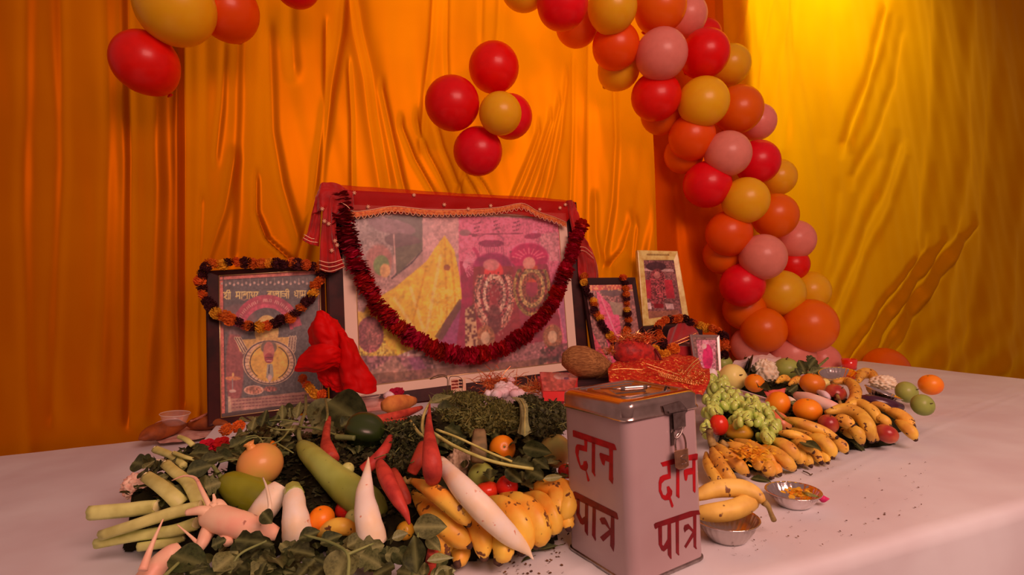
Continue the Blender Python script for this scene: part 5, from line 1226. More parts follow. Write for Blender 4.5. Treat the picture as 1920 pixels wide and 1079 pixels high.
# feathery herbs
def herb(side, label, blobs, n, m, sz=.010, group='feathery herb bunches', stemn=10, lift=.0):
    rs = np.random.RandomState(len(label)+n); cs = []; c0 = PT(side, (blobs[0][0], blobs[0][1]))
    r = root('herb_bunch', c0, label, 'herbs', group)
    V = np.array([(0, -.16, 0), (0, .16, 0), (.4, -.26, .1), (.4, .26, .1), (.8, -.2, .02), (.8, .2, .02), (1.1, -.02, -.2), (1.1, .02, -.2)], float); Fq = np.array([(0, 2, 3, 1), (2, 4, 5, 3), (4, 6, 7, 5)])
    for i in range(n):
        b = blobs[i % len(blobs)]; t = rs.rand()*2*PI; q = rs.rand()**.5
        x = b[0]+b[2]*q*math.cos(t); y = b[1]+b[3]*q*math.sin(t)
        z = lift+(1-q*q)*.05*rs.rand()+rs.uniform(-.02, .015)
        p = PT(side, (x, y, z)); s = sz*rs.uniform(.6, 1.5)
        a, e, ro = rs.rand()*2*PI, rs.uniform(-.9, 1.1), rs.rand()*2*PI
        M = np.array((Matrix.Translation(Vector(p)) @ Matrix.Rotation(a, 4, 'Z') @ Matrix.Rotation(-e, 4, 'Y') @ Matrix.Rotation(ro, 4, 'X') @ Matrix.Scale(s, 4))); cs.append(M)
    W, Q = many((V, Fq), cs)
    o = place('foliage', mesh_np('foliage', W, Q, m, False), r); o['kind'] = 'stuff'
    for i in range(stemn):
        b = blobs[i % len(blobs)]; x, y = b[0]+rs.uniform(-.7, .7)*b[2], b[1]+rs.uniform(-.6, .8)*b[3]
        P = [PT(side, (x, y, lift+.03)), PT(side, (x+rs.uniform(-18, 18), y+rs.uniform(-12, 12), lift+.045)), PT(side, (x+rs.uniform(-34, 34), y+rs.uniform(-20, 20), lift+.03))]
        obj('stem', sweep(P, [.0016, .001], 5, 8), M_stem, r)
    for b in blobs: q = PT(side, (b[0], b[1], -.01)); PILE[side].append((q[0], q[1], q[2]-TZ-.01, .06))
herb('L', 'mossy looking feathery herb bunch behind the jointed stalk', [(905, 765, 44, 24), (900, 795, 40, 24), (940, 780, 36, 30), (880, 750, 24, 14)], 5200, M_herb, lift=.01)
herb('L', 'dense feathery herb bunch beside the donation box', [(1018, 768, 40, 20), (1020, 800, 40, 24), (990, 755, 24, 14), (1040, 785, 24, 30)], 4600, M_herbd, lift=.01)
herb('L', 'dark feathery herbs behind the red carrots', [(752, 822, 40, 26), (748, 860, 36, 26), (770, 800, 30, 16), (740, 800, 24, 12)], 3600, M_herbd, .009, lift=.005)
herb('L', 'wispy herbs at the left end of the mossy bunch', [(850, 745, 26, 14), (845, 775, 30, 20)], 1300, M_herb, .010)

def cauli(side, label, px, py, rx, ry, m=None, dh=0.0, leaves=()):
    c = PT(side, (px, py, dh)); s = pxr(c); R = rx*s; RZ = ry*s
    V = []; F = []; n, k = 64, 40
    for i in range(k):
        t = (i+.5)/k*PI
        for j in range(n):
            a = 2*PI*j/n; d = Vector((math.sin(t)*math.cos(a), math.sin(t)*math.sin(a), math.cos(t)))
            dist, _ = noise.voronoi(d*3.6+Vector((px*.1, 0, 0))); dist2, _ = noise.voronoi(d*11)
            q = 1.0-.30*min(1, dist[0])**1.3-.10*dist2[0]+.03*noise.noise(d*14)
            V.append((c[0]+d.x*R*q, c[1]+d.y*R*q, c[2]+d.z*RZ*q))
    F = [(i*n+j, (i+1)*n+j, (i+1)*n+(j+1) % n, i*n+(j+1) % n) for i in range(k-1) for j in range(n)]
    e = root('cauliflower', c-[0, 0, RZ], label, 'cauliflower', None); obj('curd', MB().add(V, F), m or M_caul, e)
    for l in leaves: 
        a = PT(side, (l[0], l[1], dh+.01)); b = PT(side, (l[2], l[3], dh+.02)); leaf(e, a, b, l[4]*pxr(a), l[5], .2, .6)
    reg(side, c, R)
cauli('L', 'creamy cauliflower half hidden under the longest radish and leaves', 862, 872, 30, 34, mat('beige_curd', C(190, 136, 104), .8, C(150, 104, 76), 60, .5, 120), .0, [(880, 850, 905, 880, 20, 'd'), (850, 842, 870, 850, 14, 'l')])
cauli('L', 'pinkish cream cauliflower among the pale stalks at the far left', 262, 912, 34, 30, mat('pink_cream_curd', C(228, 150, 122), .8, C(200, 120, 96), 60, .5, 120), -.01)
cauli('L', 'small cream cauliflower floret above the pale stalks', 300, 872, 20, 12, None, .0)

# ------------------------------------------------------------ fruit heap beyond the donation box
GR = 'fruit of the far heap'
ball('R', 'melon', 'pale yellow melon just behind the grapes', 'melon', 1374, 708, 25, M_melon, 24, (.2, -.9, .3), 'stem', .02)
ball('R', 'orange', 'small orange between the yellow melon and the cauliflower', 'fruit', 1415, 719, 18, M_or, 17, (0, -.2, 1), 'button', .01)
ball('R', 'orange', 'oval orange leaning next to the grapes', 'fruit', 1458, 758, 24, M_or, 21, (.8, -.2, -.5), 'button', .02)
ball('R', 'orange', 'round orange above the long banana in the middle of the far heap', 'fruit', 1514, 769, 25, M_or, 21, (0, -.1, 1), 'button', .02)
ball('R', 'orange', 'brownish orange fruit in front of the foil bowl at the back', 'fruit', 1523, 720, 22, M_or2, 19, (.15, -.1, 1), 'button', .02)
ball('R', 'apple', 'shiny striped red apple below the foil bowl at the back', 'apple', 1567, 739, 19, M_apple, 17, (.4, -.5, .7), 'stem', .01)
ball('R', 'apple', 'dark red apple wedged between bananas in the far heap', 'apple', 1553, 796, 18, M_apple, 18, (.1, -.3, 1), 'stem', .015)
ball('R', 'apple', 'dark red apple at the right end of the banana row', 'apple', 1662, 814, 20, M_apple, 17, None, 'stem', .0)
ball('R', 'tomato', 'orange-red tomato below the grapes beside the donation box', 'tomato', 1348, 797, 17, M_tom, 20, (.1, .1, 1), 'calyx', .02)
ball('R', 'mango', 'yellow mango under the grape bunch', 'mango', 1384, 812, 27, M_mango, 17, (.1, .2, 1), 'stem', .0)
ball('R', 'guava', 'green guava behind the cauliflower at the back of the far heap', 'guava', 1475, 692, 23, M_guava, 20, (-.1, -.2, 1), 'stem', .02)
ball('R', 'guava', 'small green guava between the melon and the silver framed print', 'guava', 1356, 682, 18, M_guava, 16, None, 'stem', .03)
ball('R', 'guava', 'pale guava hidden behind the brownish orange', 'guava', 1545, 722, 12, M_melon, 12, None, 'stem', .0)
veg('R', 'mango', 'reddish mango showing beside the end of the grapes', 'mango', [(1448, 778, .01), (1462, 795, .005), (1470, 808, -.01)], [10, 18, 19, 14], mat('reddish_mango', C(204, 84, 56), .35, C(186, 110, 52), 8, .03, coat=.2), 16, 14)
veg('R', 'white_radish', 'pale pink radish lying behind the round orange of the far heap', 'radish', [(1494, 742, .01), (1525, 752, .015), (1556, 762, .01), (1582, 772, .0)], [8, 13, 13, 12, 10, 6], mat('pale_pink_radish', C(228, 152, 130), .4, C(214, 134, 116), 16, .05), 16, 22)
veg('R', 'white_radish', 'small white root behind the oval orange', 'radish', [(1470, 745, .01), (1484, 752, .01), (1494, 760, .0)], [4, 6, 6, 4], M_rad, 12, 12)
veg('R', 'thin_root', 'thin pale root between the apple and the radish', 'root', [(1535, 735, .01), (1548, 742, .01), (1556, 750, .0)], [4, 7, 6, 3], M_garlic, 12, 12)
cauli('R', 'cream cauliflower in the far heap behind the small orange', 1434, 700, 27, 30, None, .015, [(1410, 708, 1396, 672, 22, 'd'), (1420, 722, 1450, 732, 14, 'd'), (1398, 700, 1406, 680, 18, 'd')])
cauli('R', 'pale cauliflower at the right end of the far heap', 1656, 718, 26, 16, None, .01)
greens('R', 'leafy sprig standing behind the brownish orange and the foil bowl', (1512, 690), [
    (1510, 700, 1498, 672, 20, 'd', .04, .8), (1512, 695, 1530, 672, 22, 'd', .05, .7), (1500, 705, 1492, 690, 14, 'd', .03, .8), (1520, 700, 1545, 690, 16, 'm', .04), (1515, 676, 1524, 668, 14, 'd', .05, .6), (1525, 705, 1550, 700, 12, 'l', .03)],
    [([(1516, 700, .04), (1536, 686, .05), (1552, 672, .06)], 3, 2.4), ([(1505, 700, .04), (1500, 680, .05)], 2, 1.4)], ([(1515, 695, 28, 12)], 14, 10, 18, 'dmd', (.0, .03)))
greens('R', 'dark leaves tucked under the radish of the far heap', (1490, 740), [(1480, 735, 1496, 722, 14, 'd', .02), (1478, 730, 1490, 742, 16, 'd', .02), (1484, 752, 1496, 762, 12, 'm', .02), (1470, 728, 1484, 735, 12, 'd', .01)])
greens('R', 'single dark green leaf lying on the bananas', (1525, 836), [(1500, 828, 1540, 844, 34, 'd', .035, .35)], name='fallen_leaf', cat='leaf')
greens('R', 'dark green leaf on the tablecloth at the foot of the banana row', (1610, 838), [(1598, 826, 1626, 850, 15, 'd', -.02, .2), (1592, 826, 1606, 832, 9, 'd', -.015, .3)], [([(1588, 822, -.02), (1604, 834, -.02)], 1, .8)], name='fallen_leaf', cat='leaf')
greens('R', 'green leaf showing beneath bananas beside the near foil bowl', (1428, 900), [(1408, 896, 1446, 904, 14, 'd', -.02, .3)], name='fallen_leaf', cat='leaf')
greens('L', 'pair of slim green leaves on the cloth beside the tip of the longest radish', (1010, 1030), [(994, 1034, 1056, 1022, 15, 'dL', -.03, .15), (978, 1054, 1004, 1042, 14, 'dL', -.03, .15)], name='fallen_leaf', cat='leaf')
# grapes
gme = mesh_np('grape', (g := lathe([(.01, -1), (.45, -.9), (.8, -.55), (1, 0), (.85, .55), (.5, .88), (.01, 1)], 12)).v, g.f, M_grape)
def grapes(label, regs, n, group='green grape bunches'):
    r = root('grape_bunch', PT('R', (regs[0][0], regs[0][1])), label, 'grapes', group)
    for i in range(n):
        e = regs[i % len(regs)]; t = RND.uniform(0, 2*PI); q = math.sqrt(RND.random())
        x, y = e[0]+e[2]*q*math.cos(t), e[1]+e[3]*q*math.sin(t)
        P = PT('R', (x, y, .015+.03*(1-q*q)*RND.uniform(.5, 1))); s = pxr(P)
        d = Vector((RND.uniform(-.7, .7), RND.uniform(-.7, .2), -1)).normalized()
        M = Matrix.Translation(Vector(P)) @ d.to_track_quat('Z', 'Y').to_matrix().to_4x4() @ Matrix.Diagonal((7.2*s, 7.2*s, 10.5*s, 1))
        inst('grape', gme, M, r)
    for e in regs: reg('R', PT('R', (e[0], e[1], 0)), .03)
    P = [PT('R', (regs[0][0], regs[0][1]-regs[0][3]*.9, .05)), PT('R', (regs[0][0]+6, regs[0][1], .04)), PT('R', (regs[-1][0], regs[-1][1], .03))]
    obj('stem', sweep(P, [.003, .002], 7, 12), M_stem, r)
    for k in range(12):
        e = regs[k % len(regs)]; a = PT('R', (e[0]+RND.uniform(-.5, .5)*e[2], e[1]+RND.uniform(-.6, .3)*e[3], .05)); b = a+np.array([RND.uniform(-.02, .02), -.01, RND.uniform(-.02, .01)])
        obj('stalk', sweep([a, b], [.0012, .001], 5, 4), M_brownstem, r)
grapes('upper green grape bunch, nearest the lid of the donation box', [(1346, 722, 18, 22), (1350, 750, 30, 22), (1335, 770, 16, 14), (1376, 752, 18, 20)], 92)
grapes('lower green grape bunch trailing over the yellow mango and bananas', [(1408, 762, 26, 16), (1400, 788, 30, 20), (1432, 782, 24, 20), (1438, 818, 14, 14), (1450, 800, 10, 10)], 104)
grapes('few green grapes at the foot of the donation box corner', [(1324, 808, 7, 16)], 8)
BR = 'banana bunches of the far row'
bunch('R', 'bananas standing close to the back corner of the donation box', [
    ([(1324, 850, .01), (1328, 872, .02), (1340, 895, .015), (1356, 912, .0)], 11), ([(1334, 838, .02), (1344, 862, .03), (1362, 890, .02), (1378, 905, .0)], 13), ([(1340, 832, .02), (1358, 850, .03), (1384, 872, .02), (1402, 890, .0)], 13)], M_banr, BR, ([(1338, 838, .03), (1332, 822, .04), (1330, 806, .05)], [9, 6, 7]))
bunch('R', 'bananas scattered with orange petals in the middle of the far row', [
    ([(1356, 834, .02), (1384, 842, .03), (1408, 854, .025), (1420, 868, .01)], 13), ([(1378, 826, .01), (1410, 838, .02), (1436, 855, .015), (1456, 874, .0)], 12), ([(1418, 850, .02), (1422, 866, .02), (1424, 882, .0)], 12), ([(1426, 858, .01), (1438, 876, .01), (1446, 895, -.01)], 13), ([(1444, 866, .0), (1454, 878, .0), (1462, 890, -.01)], 10), ([(1430, 838, .02), (1454, 850, .02), (1476, 868, .01), (1488, 880, -.01)], 13)], M_banr, BR, ([(1362, 838, .03), (1352, 828, .04)], [7, 5]))
bunch('R', 'short bananas under the fallen dark leaf', [
    ([(1446, 826, .02), (1470, 836, .025), (1486, 850, .015), (1488, 862, .0)], 14), ([(1486, 838, .01), (1498, 852, .01), (1502, 872, -.01)], 12), ([(1484, 828, .02), (1506, 836, .025), (1524, 848, .015)], 10), ([(1512, 842, .0), (1530, 852, .0), (1540, 868, -.01)], 10), ([(1500, 850, .0), (1512, 862, .0), (1520, 874, -.01)], 10), ([(1458, 812, .025), (1490, 816, .03), (1524, 828, .02)], 8), ([(1482, 806, .02), (1512, 808, .025), (1530, 816, .02)], 8)], M_banr, BR)
bunch('R', 'speckled bananas right of the fallen dark leaf', [
    ([(1516, 818, .02), (1540, 826, .025), (1556, 842, .015), (1560, 858, .0)], 13), ([(1560, 826, .01), (1576, 834, .015), (1586, 848, .0)], 11), ([(1534, 850, .0), (1546, 856, .0), (1552, 868, -.01)], 8)], M_banr, BR)
bunch('R', 'long straight banana below the round orange', [([(1470, 785, .03), (1500, 794, .035), (1536, 806, .03), (1568, 820, .025)], 10, [(1462, 778, .04), (1455, 770, .045)])], M_banr, BR)
bunch('R', 'thick curved bananas at the right of the far row', [
    ([(1548, 774, .03), (1580, 768, .035), (1610, 778, .03), (1628, 800, .02), (1634, 826, .0)], 13), ([(1566, 786, .02), (1584, 790, .025), (1600, 800, .02)], 12), ([(1592, 804, .01), (1608, 812, .015), (1616, 832, .0)], 11), ([(1632, 800, .0), (1642, 812, .0), (1644, 826, -.01)], 9), ([(1576, 806, .0), (1592, 812, .0), (1602, 820, .0)], 9)], M_banr, BR)
bunch('R', 'bananas behind the thick curved ones at the right', [
    ([(1582, 764, .02), (1610, 758, .025), (1636, 772, .02), (1650, 796, .0)], 11), ([(1630, 760, .01), (1650, 762, .015), (1674, 772, .01)], 8), ([(1640, 780, .01), (1656, 788, .01), (1668, 800, .0)], 10), ([(1660, 770, .01), (1690, 780, .01), (1712, 800, .0)], 11), ([(1680, 790, .0), (1704, 806, .0), (1716, 824, -.01)], 11)], M_banr, BR)
bunch('R', 'curled banana beneath the foil bowl at the back', [([(1560, 718, .02), (1590, 716, .025), (1604, 732, .02), (1602, 750, .015), (1586, 762, .01)], 10, [(1578, 764, .02), (1572, 768, .02)])], M_banr, BR)
bunch('R', 'blunt banana ends behind the foil bowl at the back', [([(1610, 716, .02), (1616, 702, .03), (1632, 702, .025), (1644, 714, .01)], 10)], M_banr, BR)
bunch('R', 'small bananas between the guava and the brownish orange', [([(1456, 718, .0), (1470, 710, .01), (1482, 716, .0)], 7), ([(1480, 722, .0), (1496, 712, .01), (1510, 716, .0)], 7)], M_banr, BR)
# bananas on a foil bowl next to the donation box
_h0 = hR; _keep = list(PILE['R'])
hR = lambda y: 0.0
bunch('R', 'pair of large bananas resting on a foil bowl beside the donation box', [
    ([(1300, 934, .085), (1340, 918, .10), (1385, 916, .10), (1416, 928, .09), (1432, 942, .08)][::-1], 17, [(1440, 950, .07), (1446, 965, .05), (1451, 976, .035)]),
    ([(1300, 962, .055), (1335, 962, .06), (1375, 956, .065), (1408, 940, .075), (1418, 930, .08)][::-1], 18)], mat('dull_banana', C(214, 146, 64), .5, C(188, 122, 50), 16, .1, 30, spots=C(110, 60, 36), spot_scale=42, spot_lo=.64), 'bananas on the near foil bowl')
hR = _h0; PILE['R'] = _keep
# ------------------------------------------------------------ foil bowls
M_foil = mat('crinkled_foil', (.86, .80, .78), .16, (.75, .66, .62), 40, .3, 60, metal=1.0)
def bowl(cx, cy, h, rpx, hgt, label, tilt=(0, 0), ribs=28, flare=.62, name='foil_bowl', m=None):
    c = pz(cx, cy, h); R = rpx*pxr(c)
    prof = [(.001, .002), (R*flare*.9, .002), (R*flare, .006), (R*.86, hgt*.6), (R*.97, hgt*.97), (R*1.03, hgt), (R*1.04, hgt-.002), (R*1.0, hgt-.003), (R*.97, hgt*.93), (R*.84, hgt*.56), (R*(flare-.03), .0075), (.001, .0035)]
    prof = [(.001, 0), (R*flare, 0), (R*(flare+.04), .004), (R*.86, hgt*.55), (R*.98, hgt*.95), (R*1.04, hgt), (R*1.045, hgt+.001), (R*1.03, hgt+.002), (R*.97, hgt*.97), (R*.84, hgt*.56), (R*flare, .0055), (.001, .002)]
    b = lathe(prof, ribs*4, lambda th, z: 1+.014*math.cos(th*ribs)*min(1, z/.012) if z < hgt*.98 else 1+.003*math.cos(th*ribs))
    base = c-np.array([0, 0, hgt])
    M = Matrix.Translation(Vector(base)) @ Matrix.Rotation(tilt[0], 4, 'X') @ Matrix.Rotation(tilt[1], 4, 'Y')
    xf(b, M); e = root(name, base, label, 'bowl', 'crinkled foil bowls'); obj('shell', b, m or M_foil, e)
    rim = xf(sweep([(R*1.04*math.cos(a), R*1.04*math.sin(a), hgt+.0005) for a in np.linspace(0, 2*PI, 40)], [.0016]*2, 6, 40, smoothpath=False), M); obj('rim', rim, M_foil, e)
    return e, base, R
bowl(1487, 921, .036, 46, .034, 'small crinkled foil bowl standing alone on the tablecloth')
bowl(1362, 972, .045, 56, .043, 'foil bowl under the pair of large bananas beside the donation box', m=mat('dull_foil', (.62, .56, .52), .3, metal=1.0))
e2, b2, R2 = bowl(1572, 701, .15, 32, .035, 'shiny foil bowl on top of the far fruit heap at the back', (.22, -.1)); reg('R', b2, .0)
e3, b3, R3 = bowl(1650, 735, .135, 30, .03, 'foil bowl with dark scraps at the right end of the far heap', (.15, .35)); reg('R', b3, .0)
e4, b4, R4 = bowl(1292, 668, .20, 27, .018, 'flat silver paper bowl on the gold-trimmed red cloth', (.3, .2), 20, .5); reg('R', b4, 0)
# petals and a pink bud by the near bowl
M_pet = mat('orange_petal', C(236, 120, 20), .7, C(240, 150, 40), 40, translucent=.3)
M_pink = mat('magenta_petal', C(190, 30, 70), .6, C(160, 20, 60), 40)
def petals(name, label, pts, m, cat='petals', kind='stuff'):
    V0 = np.array([(0, -.3, 0), (0, .3, 0), (.6, -.5, .12), (.6, .5, .12), (1.1, -.3, .05), (1.1, .3, .05)], float); Fq = np.array([(0, 2, 3, 1), (2, 4, 5, 3)])
    Ms = [np.array(Matrix.Translation(Vector(p)) @ Matrix.Rotation(RND.uniform(0, 6.3), 4, 'Z') @ Matrix.Rotation(RND.uniform(-.6, .3), 4, 'Y') @ Matrix.Rotation(RND.uniform(-.5, .5), 4, 'X') @ Matrix.Scale(s, 4)) for p, s in pts]
    W, Q = many((V0, Fq), Ms); o = place(name, mesh_np(name, W, Q, m, False)); tag(o, label, cat, kind=kind); return o
petals('loose_petals', 'loose orange marigold petals strewn over the bananas of the far row', [(PT('R', (RND.gauss(1408, 22), RND.gauss(850, 9), .035+RND.uniform(0, .01))), RND.uniform(.008, .013)) for _ in range(170)], M_pet)
bp = b_near = pz(1487, 935, .02)
petals('loose_petals', 'orange petals inside the small foil bowl on the tablecloth', [(pz(RND.gauss(1500, 12), RND.gauss(926, 3), .024+RND.uniform(0, .010)), RND.uniform(.009, .014)) for _ in range(60)], M_pet)
bd = root('flower_bud', pz(1544, 937, .02), 'magenta bud on a thin stalk leaning over the small foil bowl', 'flower')
obj('bud', sweep([pz(1535, 933, .022), pz(1543, 936, .02), pz(1555, 936, .018)], [.004, .010, .001], 10, 10), M_pink, bd)
for k in range(4): obj('stalk', sweep([pz(1500+k*4, 922+k*2, .035), pz(1518, 925+k*2, .038-k*.002), pz(1537, 933, .024)], [.001, .0008], 5, 8), M_stem, bd)
# crumbs on the cloth
M_crumb = mat('dark_crumbs', C(70, 36, 26), .9, C(110, 60, 30), 60)
cr = []
for _ in range(190):
    x, y = RND.uniform(1345, 1740), RND.uniform(850, 1055)
    if y < 1010-(x-1345)*.42 + 0 and y < 870: continue
    p = pz(x, y, .003)
    if np.dot(p-T0, TN) > .03: cr.append((p, RND.uniform(.0012, .0045)))
for _ in range(90):
    p = pz(RND.uniform(930, 1064), RND.uniform(1000, 1078), .003)
    if np.dot(p-T0, TN) > .01: cr.append((p, RND.uniform(.0012, .006)))
petals('crumbs', 'dark crumbs and bits of stalk scattered over the tablecloth', cr, M_crumb, 'crumbs')
tw = root('twig', pz(1510, 885, .004), 'curled dark bit of stalk on the cloth beyond the small foil bowl', 'twig')
obj('stalk', sweep([pz(1506, 884, .004), pz(1514, 887, .006), pz(1520, 891, .004), pz(1523, 889, .004)], [.002, .0015], 6, 8), M_brownstem, tw)

# ------------------------------------------------------------ things at the back, between the heaps and the pictures
M_pod = mat('brown_husk', C(140, 58, 20), .6, C(96, 38, 16), 14, .5, 40)
M_podr = mat('pinkish_husk_rim', C(196, 130, 110), .6, C(170, 100, 84), 30)
def pod(pts, r, label, rimpts):
    P = [pz(x, y, h) for x, y, h in pts]; s = pxr(P[1]); e = root('dried_husk', P[1]-[0, 0, r*s], label, 'husk', 'brown dried husks')
    obj('body', sweep(P, [q*s*r for q in (.15, .7, .95, 1, .95, .75, .2)], 18, 24, lambda th, t: .62+.38*abs(math.cos(th))), M_pod, e)
    obj('inner_skin', sweep([pz(x, y, h) for x, y, h in rimpts], [.002, .006, .005, .001], 8, 20), M_podr, e); reg('L', P[1], r*s*.7)
pod([(262, 824, .05), (290, 812, .055), (320, 802, .06), (350, 797, .06)], 21, 'brown dried husk at the far left of the table, nearest the edge', [(276, 806, .07), (300, 792, .075), (330, 787, .075), (345, 792, .07)])
pod([(350, 797, .05), (375, 793, .06), (400, 792, .06), (426, 796, .055)], 18, 'brown dried husk touching the frame of the lettered print', [(356, 790, .075), (380, 784, .08), (400, 780, .08), (420, 788, .07)])
pl = root('leaf_plate', pz(365, 822, .03), 'pinkish leaf plate under the two brown husks', 'plate')
obj('rim', loft([[pz(300, 832, .018), pz(345, 828, .018), pz(392, 820, .018)], [pz(290, 822, .025), pz(340, 814, .025), pz(400, 808, .025)], [pz(300, 800, .035), pz(350, 792, .035), pz(410, 790, .035)]], 24, 16, .002, 3, 2), M_podr, pl); reg('L', pz(350, 815, .03), .01)
M_plastic = mat('clear_plastic', (.95, .85, .82), .08, alpha=.12, spec=.8)
M_plastic2 = mat('plastic_rim', C(226, 160, 140), .2, alpha=.6)
def cup(cx, cy, h, r, hh, label, tilt=0):
    b = pz(cx, cy, h); s = pxr(b); R = r*s; e = root('plastic_cup', b, label, 'cup', 'clear plastic cups')
    M = Matrix.Translation(Vector(b)) @ Matrix.Rotation(tilt, 4, 'Y')
    obj('wall', xf(lathe([(.001, .001), (R*.75, .001), (R*.98, hh), (R*.96, hh), (R*.73, .003), (.001, .003)], 28), M), M_plastic, e)
    obj('rim', xf(sweep([(R*math.cos(a), R*math.sin(a), hh) for a in np.linspace(0, 2*PI, 32)], [.0016]*2, 6, 32, smoothpath=False), M), M_plastic2, e); reg('L', b, 0)
cup(327, 796, .075, 25, .045, 'clear plastic cup behind the brown husks at the left', .1)
cup(694, 762, .125, 19, .042, 'clear plastic cup between the red cloth and the rose', 0)
ps = root('paper_scrap', pz(380, 783, .085), 'pointed pink leaf shape sticking up behind the husks', 'leaf')
obj('blade', loft([[pz(352, 794, .08), pz(356, 792, .085), pz(360, 789, .08)], [pz(374, 786, .085), pz(379, 780, .095), pz(383, 776, .09)], [pz(388, 779, .09), pz(394, 772, .10), pz(398, 770, .095)], [pz(405, 767, .10), pz(406, 766, .10), pz(407, 765, .10)]], 10, 24, .001, 2), mat('pink_dry_leaf', C(200, 112, 90), .6, C(160, 80, 60), 60, .4, 90), ps)
for (x, y, k, lb) in ((424, 806, 'o', 'orange marigold bloom lying under the corner of the lettered print'), (446, 800, 'o', 'second orange marigold bloom below the lettered print, farther from the husks'), (416, 834, 'r', 'crimson bloom at the tips of the leaves near the husks'), (388, 838, 'r', 'half hidden crimson bloom beside the yellowish stalk tip'), (744, 741, 'r', 'dark red rose lying before the largest picture by the clear cup'), (1262, 742-88, 'o', 'orange bloom by the red shrine seat')):
    p_ = PT('L', (x, y, .01)) if x < 1000 else A(x, y, 2.68)
    s = pxr(p_)*(12 if k == 'o' else 15)
    o = inst('bloom', FL[k][0], Matrix.Translation(Vector(p_)) @ Matrix.Rotation(.5, 4, 'X') @ Matrix.Scale(s, 4)); tag(o, lb, 'flower')
    if x < 1000: reg('L', p_, s*.5)
# pink paper plate and cake
pp = root('paper_plate', pz(700, 768, .115), 'pink paper plate with crimped edge behind the capsicum', 'plate')
c_ = pz(700, 765, .118); s_ = pxr(c_)
pm = lathe([(.001, 0), (44*s_, .0), (56*s_, .012), (57*s_, .013), (44*s_, .002), (.001, .002)], 60, lambda th, z: 1+.012*math.cos(th*30)*(z > .005)); xf(pm, Matrix.Translation(Vector(c_)))
obj('dish', pm, mat('pink_paper', C(222, 134, 116), .5, C(206, 112, 98), 20), pp); reg('L', c_, 0)
M_cake = mat('brown_cake', C(196, 104, 44), .8, C(170, 80, 36), 20, .4, 60)
veg('L', 'sweet_bun', 'golden brown sweet bun on the pink paper plate', 'sweet', [(716, 762, .02), (742, 758, .025), (776, 752, .02)], [8, 16, 17, 15, 8], M_cake, 16, 16)
for x, y, lb in ((728, 742, 'white lump of sweet beside the rose'), (762, 748, 'pale pink lump of sweet at the end of the bun')):
    veg('L', 'sweet', lb, 'sweet', [(x-6, y, .02), (x+8, y+1, .02)], [5, 9, 5], M_garlic, 12, 8)
# wire stand with a printed label
ws = root('wire_stand', pz(842, 735, .10), 'thin dark wire loop stand in front of the largest picture', 'stand')
D0 = 2.40
obj('loop', sweep([A(x, y, D0) for x, y in ((838, 745), (838, 708), (822, 704), (806, 712), (830, 706), (838, 710))], [.0018]*2, 6, 30), M_brownstem, ws)
obj('loop', sweep([A(x, y, D0) for x, y in ((866, 742), (866, 712), (850, 706), (842, 712), (842, 738))], [.0015]*2, 6, 30), M_brownstem, ws)
reg('L', A(842, 745, D0), 0)
lbp = Print(quad([A(846, 738, 2.43), A(874, 733, 2.44), A(873, 708, 2.44), A(845, 712, 2.43)]), 40, 30, (206, 140, 120))
for k in range(3):
    lbp.line([(848, 716+k*6), (858, 715+k*6)], 1.6, (110, 30, 26)); lbp.line([(862, 714+k*6), (866, 714+k*6)], 2, (50, 24, 30))
lo = lbp.build('label_card', None); solid(lo, .001); tag(lo, 'small cream card with red and black print behind the wire loops', 'card')
# garlic heap with red tinsel
gt = root('sweet_heap', pz(948, 735, .12), 'heap of pinkish white puffed sweets before the largest picture', 'sweets')
for k in range(34):
    x = RND.gauss(948, 14); y = 732-abs(RND.gauss(0, 9))+abs(x-948)*.2; q = pz(x, y+6, .155)
    r_ = RND.uniform(.016, .028); b = lathe([(.01, -1), (.6, -.75), (1, 0), (.65, .7), (.2, .95), (.01, 1.15)], 10, lambda th, z: 1+.10*math.cos(th*5)); xf(b, Matrix.Translation(Vector(q)) @ Matrix.Rotation(RND.uniform(0, 3), 4, 'X') @ Matrix.Rotation(RND.uniform(0, 3), 4, 'Y') @ Matrix.Scale(r_, 4))
    obj('puff', b, M_garlic, gt)
reg('L', pz(948, 735, .12), 0)
def tinsel(label, cx, cy, h, spread, n, m, D=None, L=.07, name='tinsel', flat=.4):
    V = []; F = []; base = pz(cx, cy, h) if D is None else A(cx, cy, D)
    rs = np.random.RandomState(n)
    for k in range(n):
        a = base+rs.normal(0, spread, 3)*[1, .6, .5]; d = rs.normal(0, 1, 3); d[2] = abs(d[2])*flat; d /= np.linalg.norm(d); l = L*rs.uniform(.5, 1.2)
        w = np.cross(d, rs.normal(0, 1, 3)); w = w/np.linalg.norm(w)*.0016
        o = len(V); V += [a-w, a+w, a+d*l*.5+w+[0, 0, .006], a+d*l*.5-w+[0, 0, .006], a+d*l+w*.5, a+d*l-w*.5]; F += [(o, o+1, o+2, o+3), (o+3, o+2, o+4, o+5)]
    o = obj(name, MB().add(V, F), m, None, False); tag(o, label, 'tinsel', kind='stuff'); return base
M_tin = mat('red_gold_tinsel', (.80, .16, .06), .3, (.85, .45, .12), 90, metal=.7)
M_ting = mat('gold_tinsel', (.95, .60, .22), .25, (.9, .3, .08), 90, metal=.8)
tinsel('red and gold tinsel threads around the puffed sweets', 935, 722, .14, .045, 300, M_tin); tinsel('bronze tinsel spray between the puffed sweets and the booklets', 1005, 732, .14, .025, 160, M_ting)
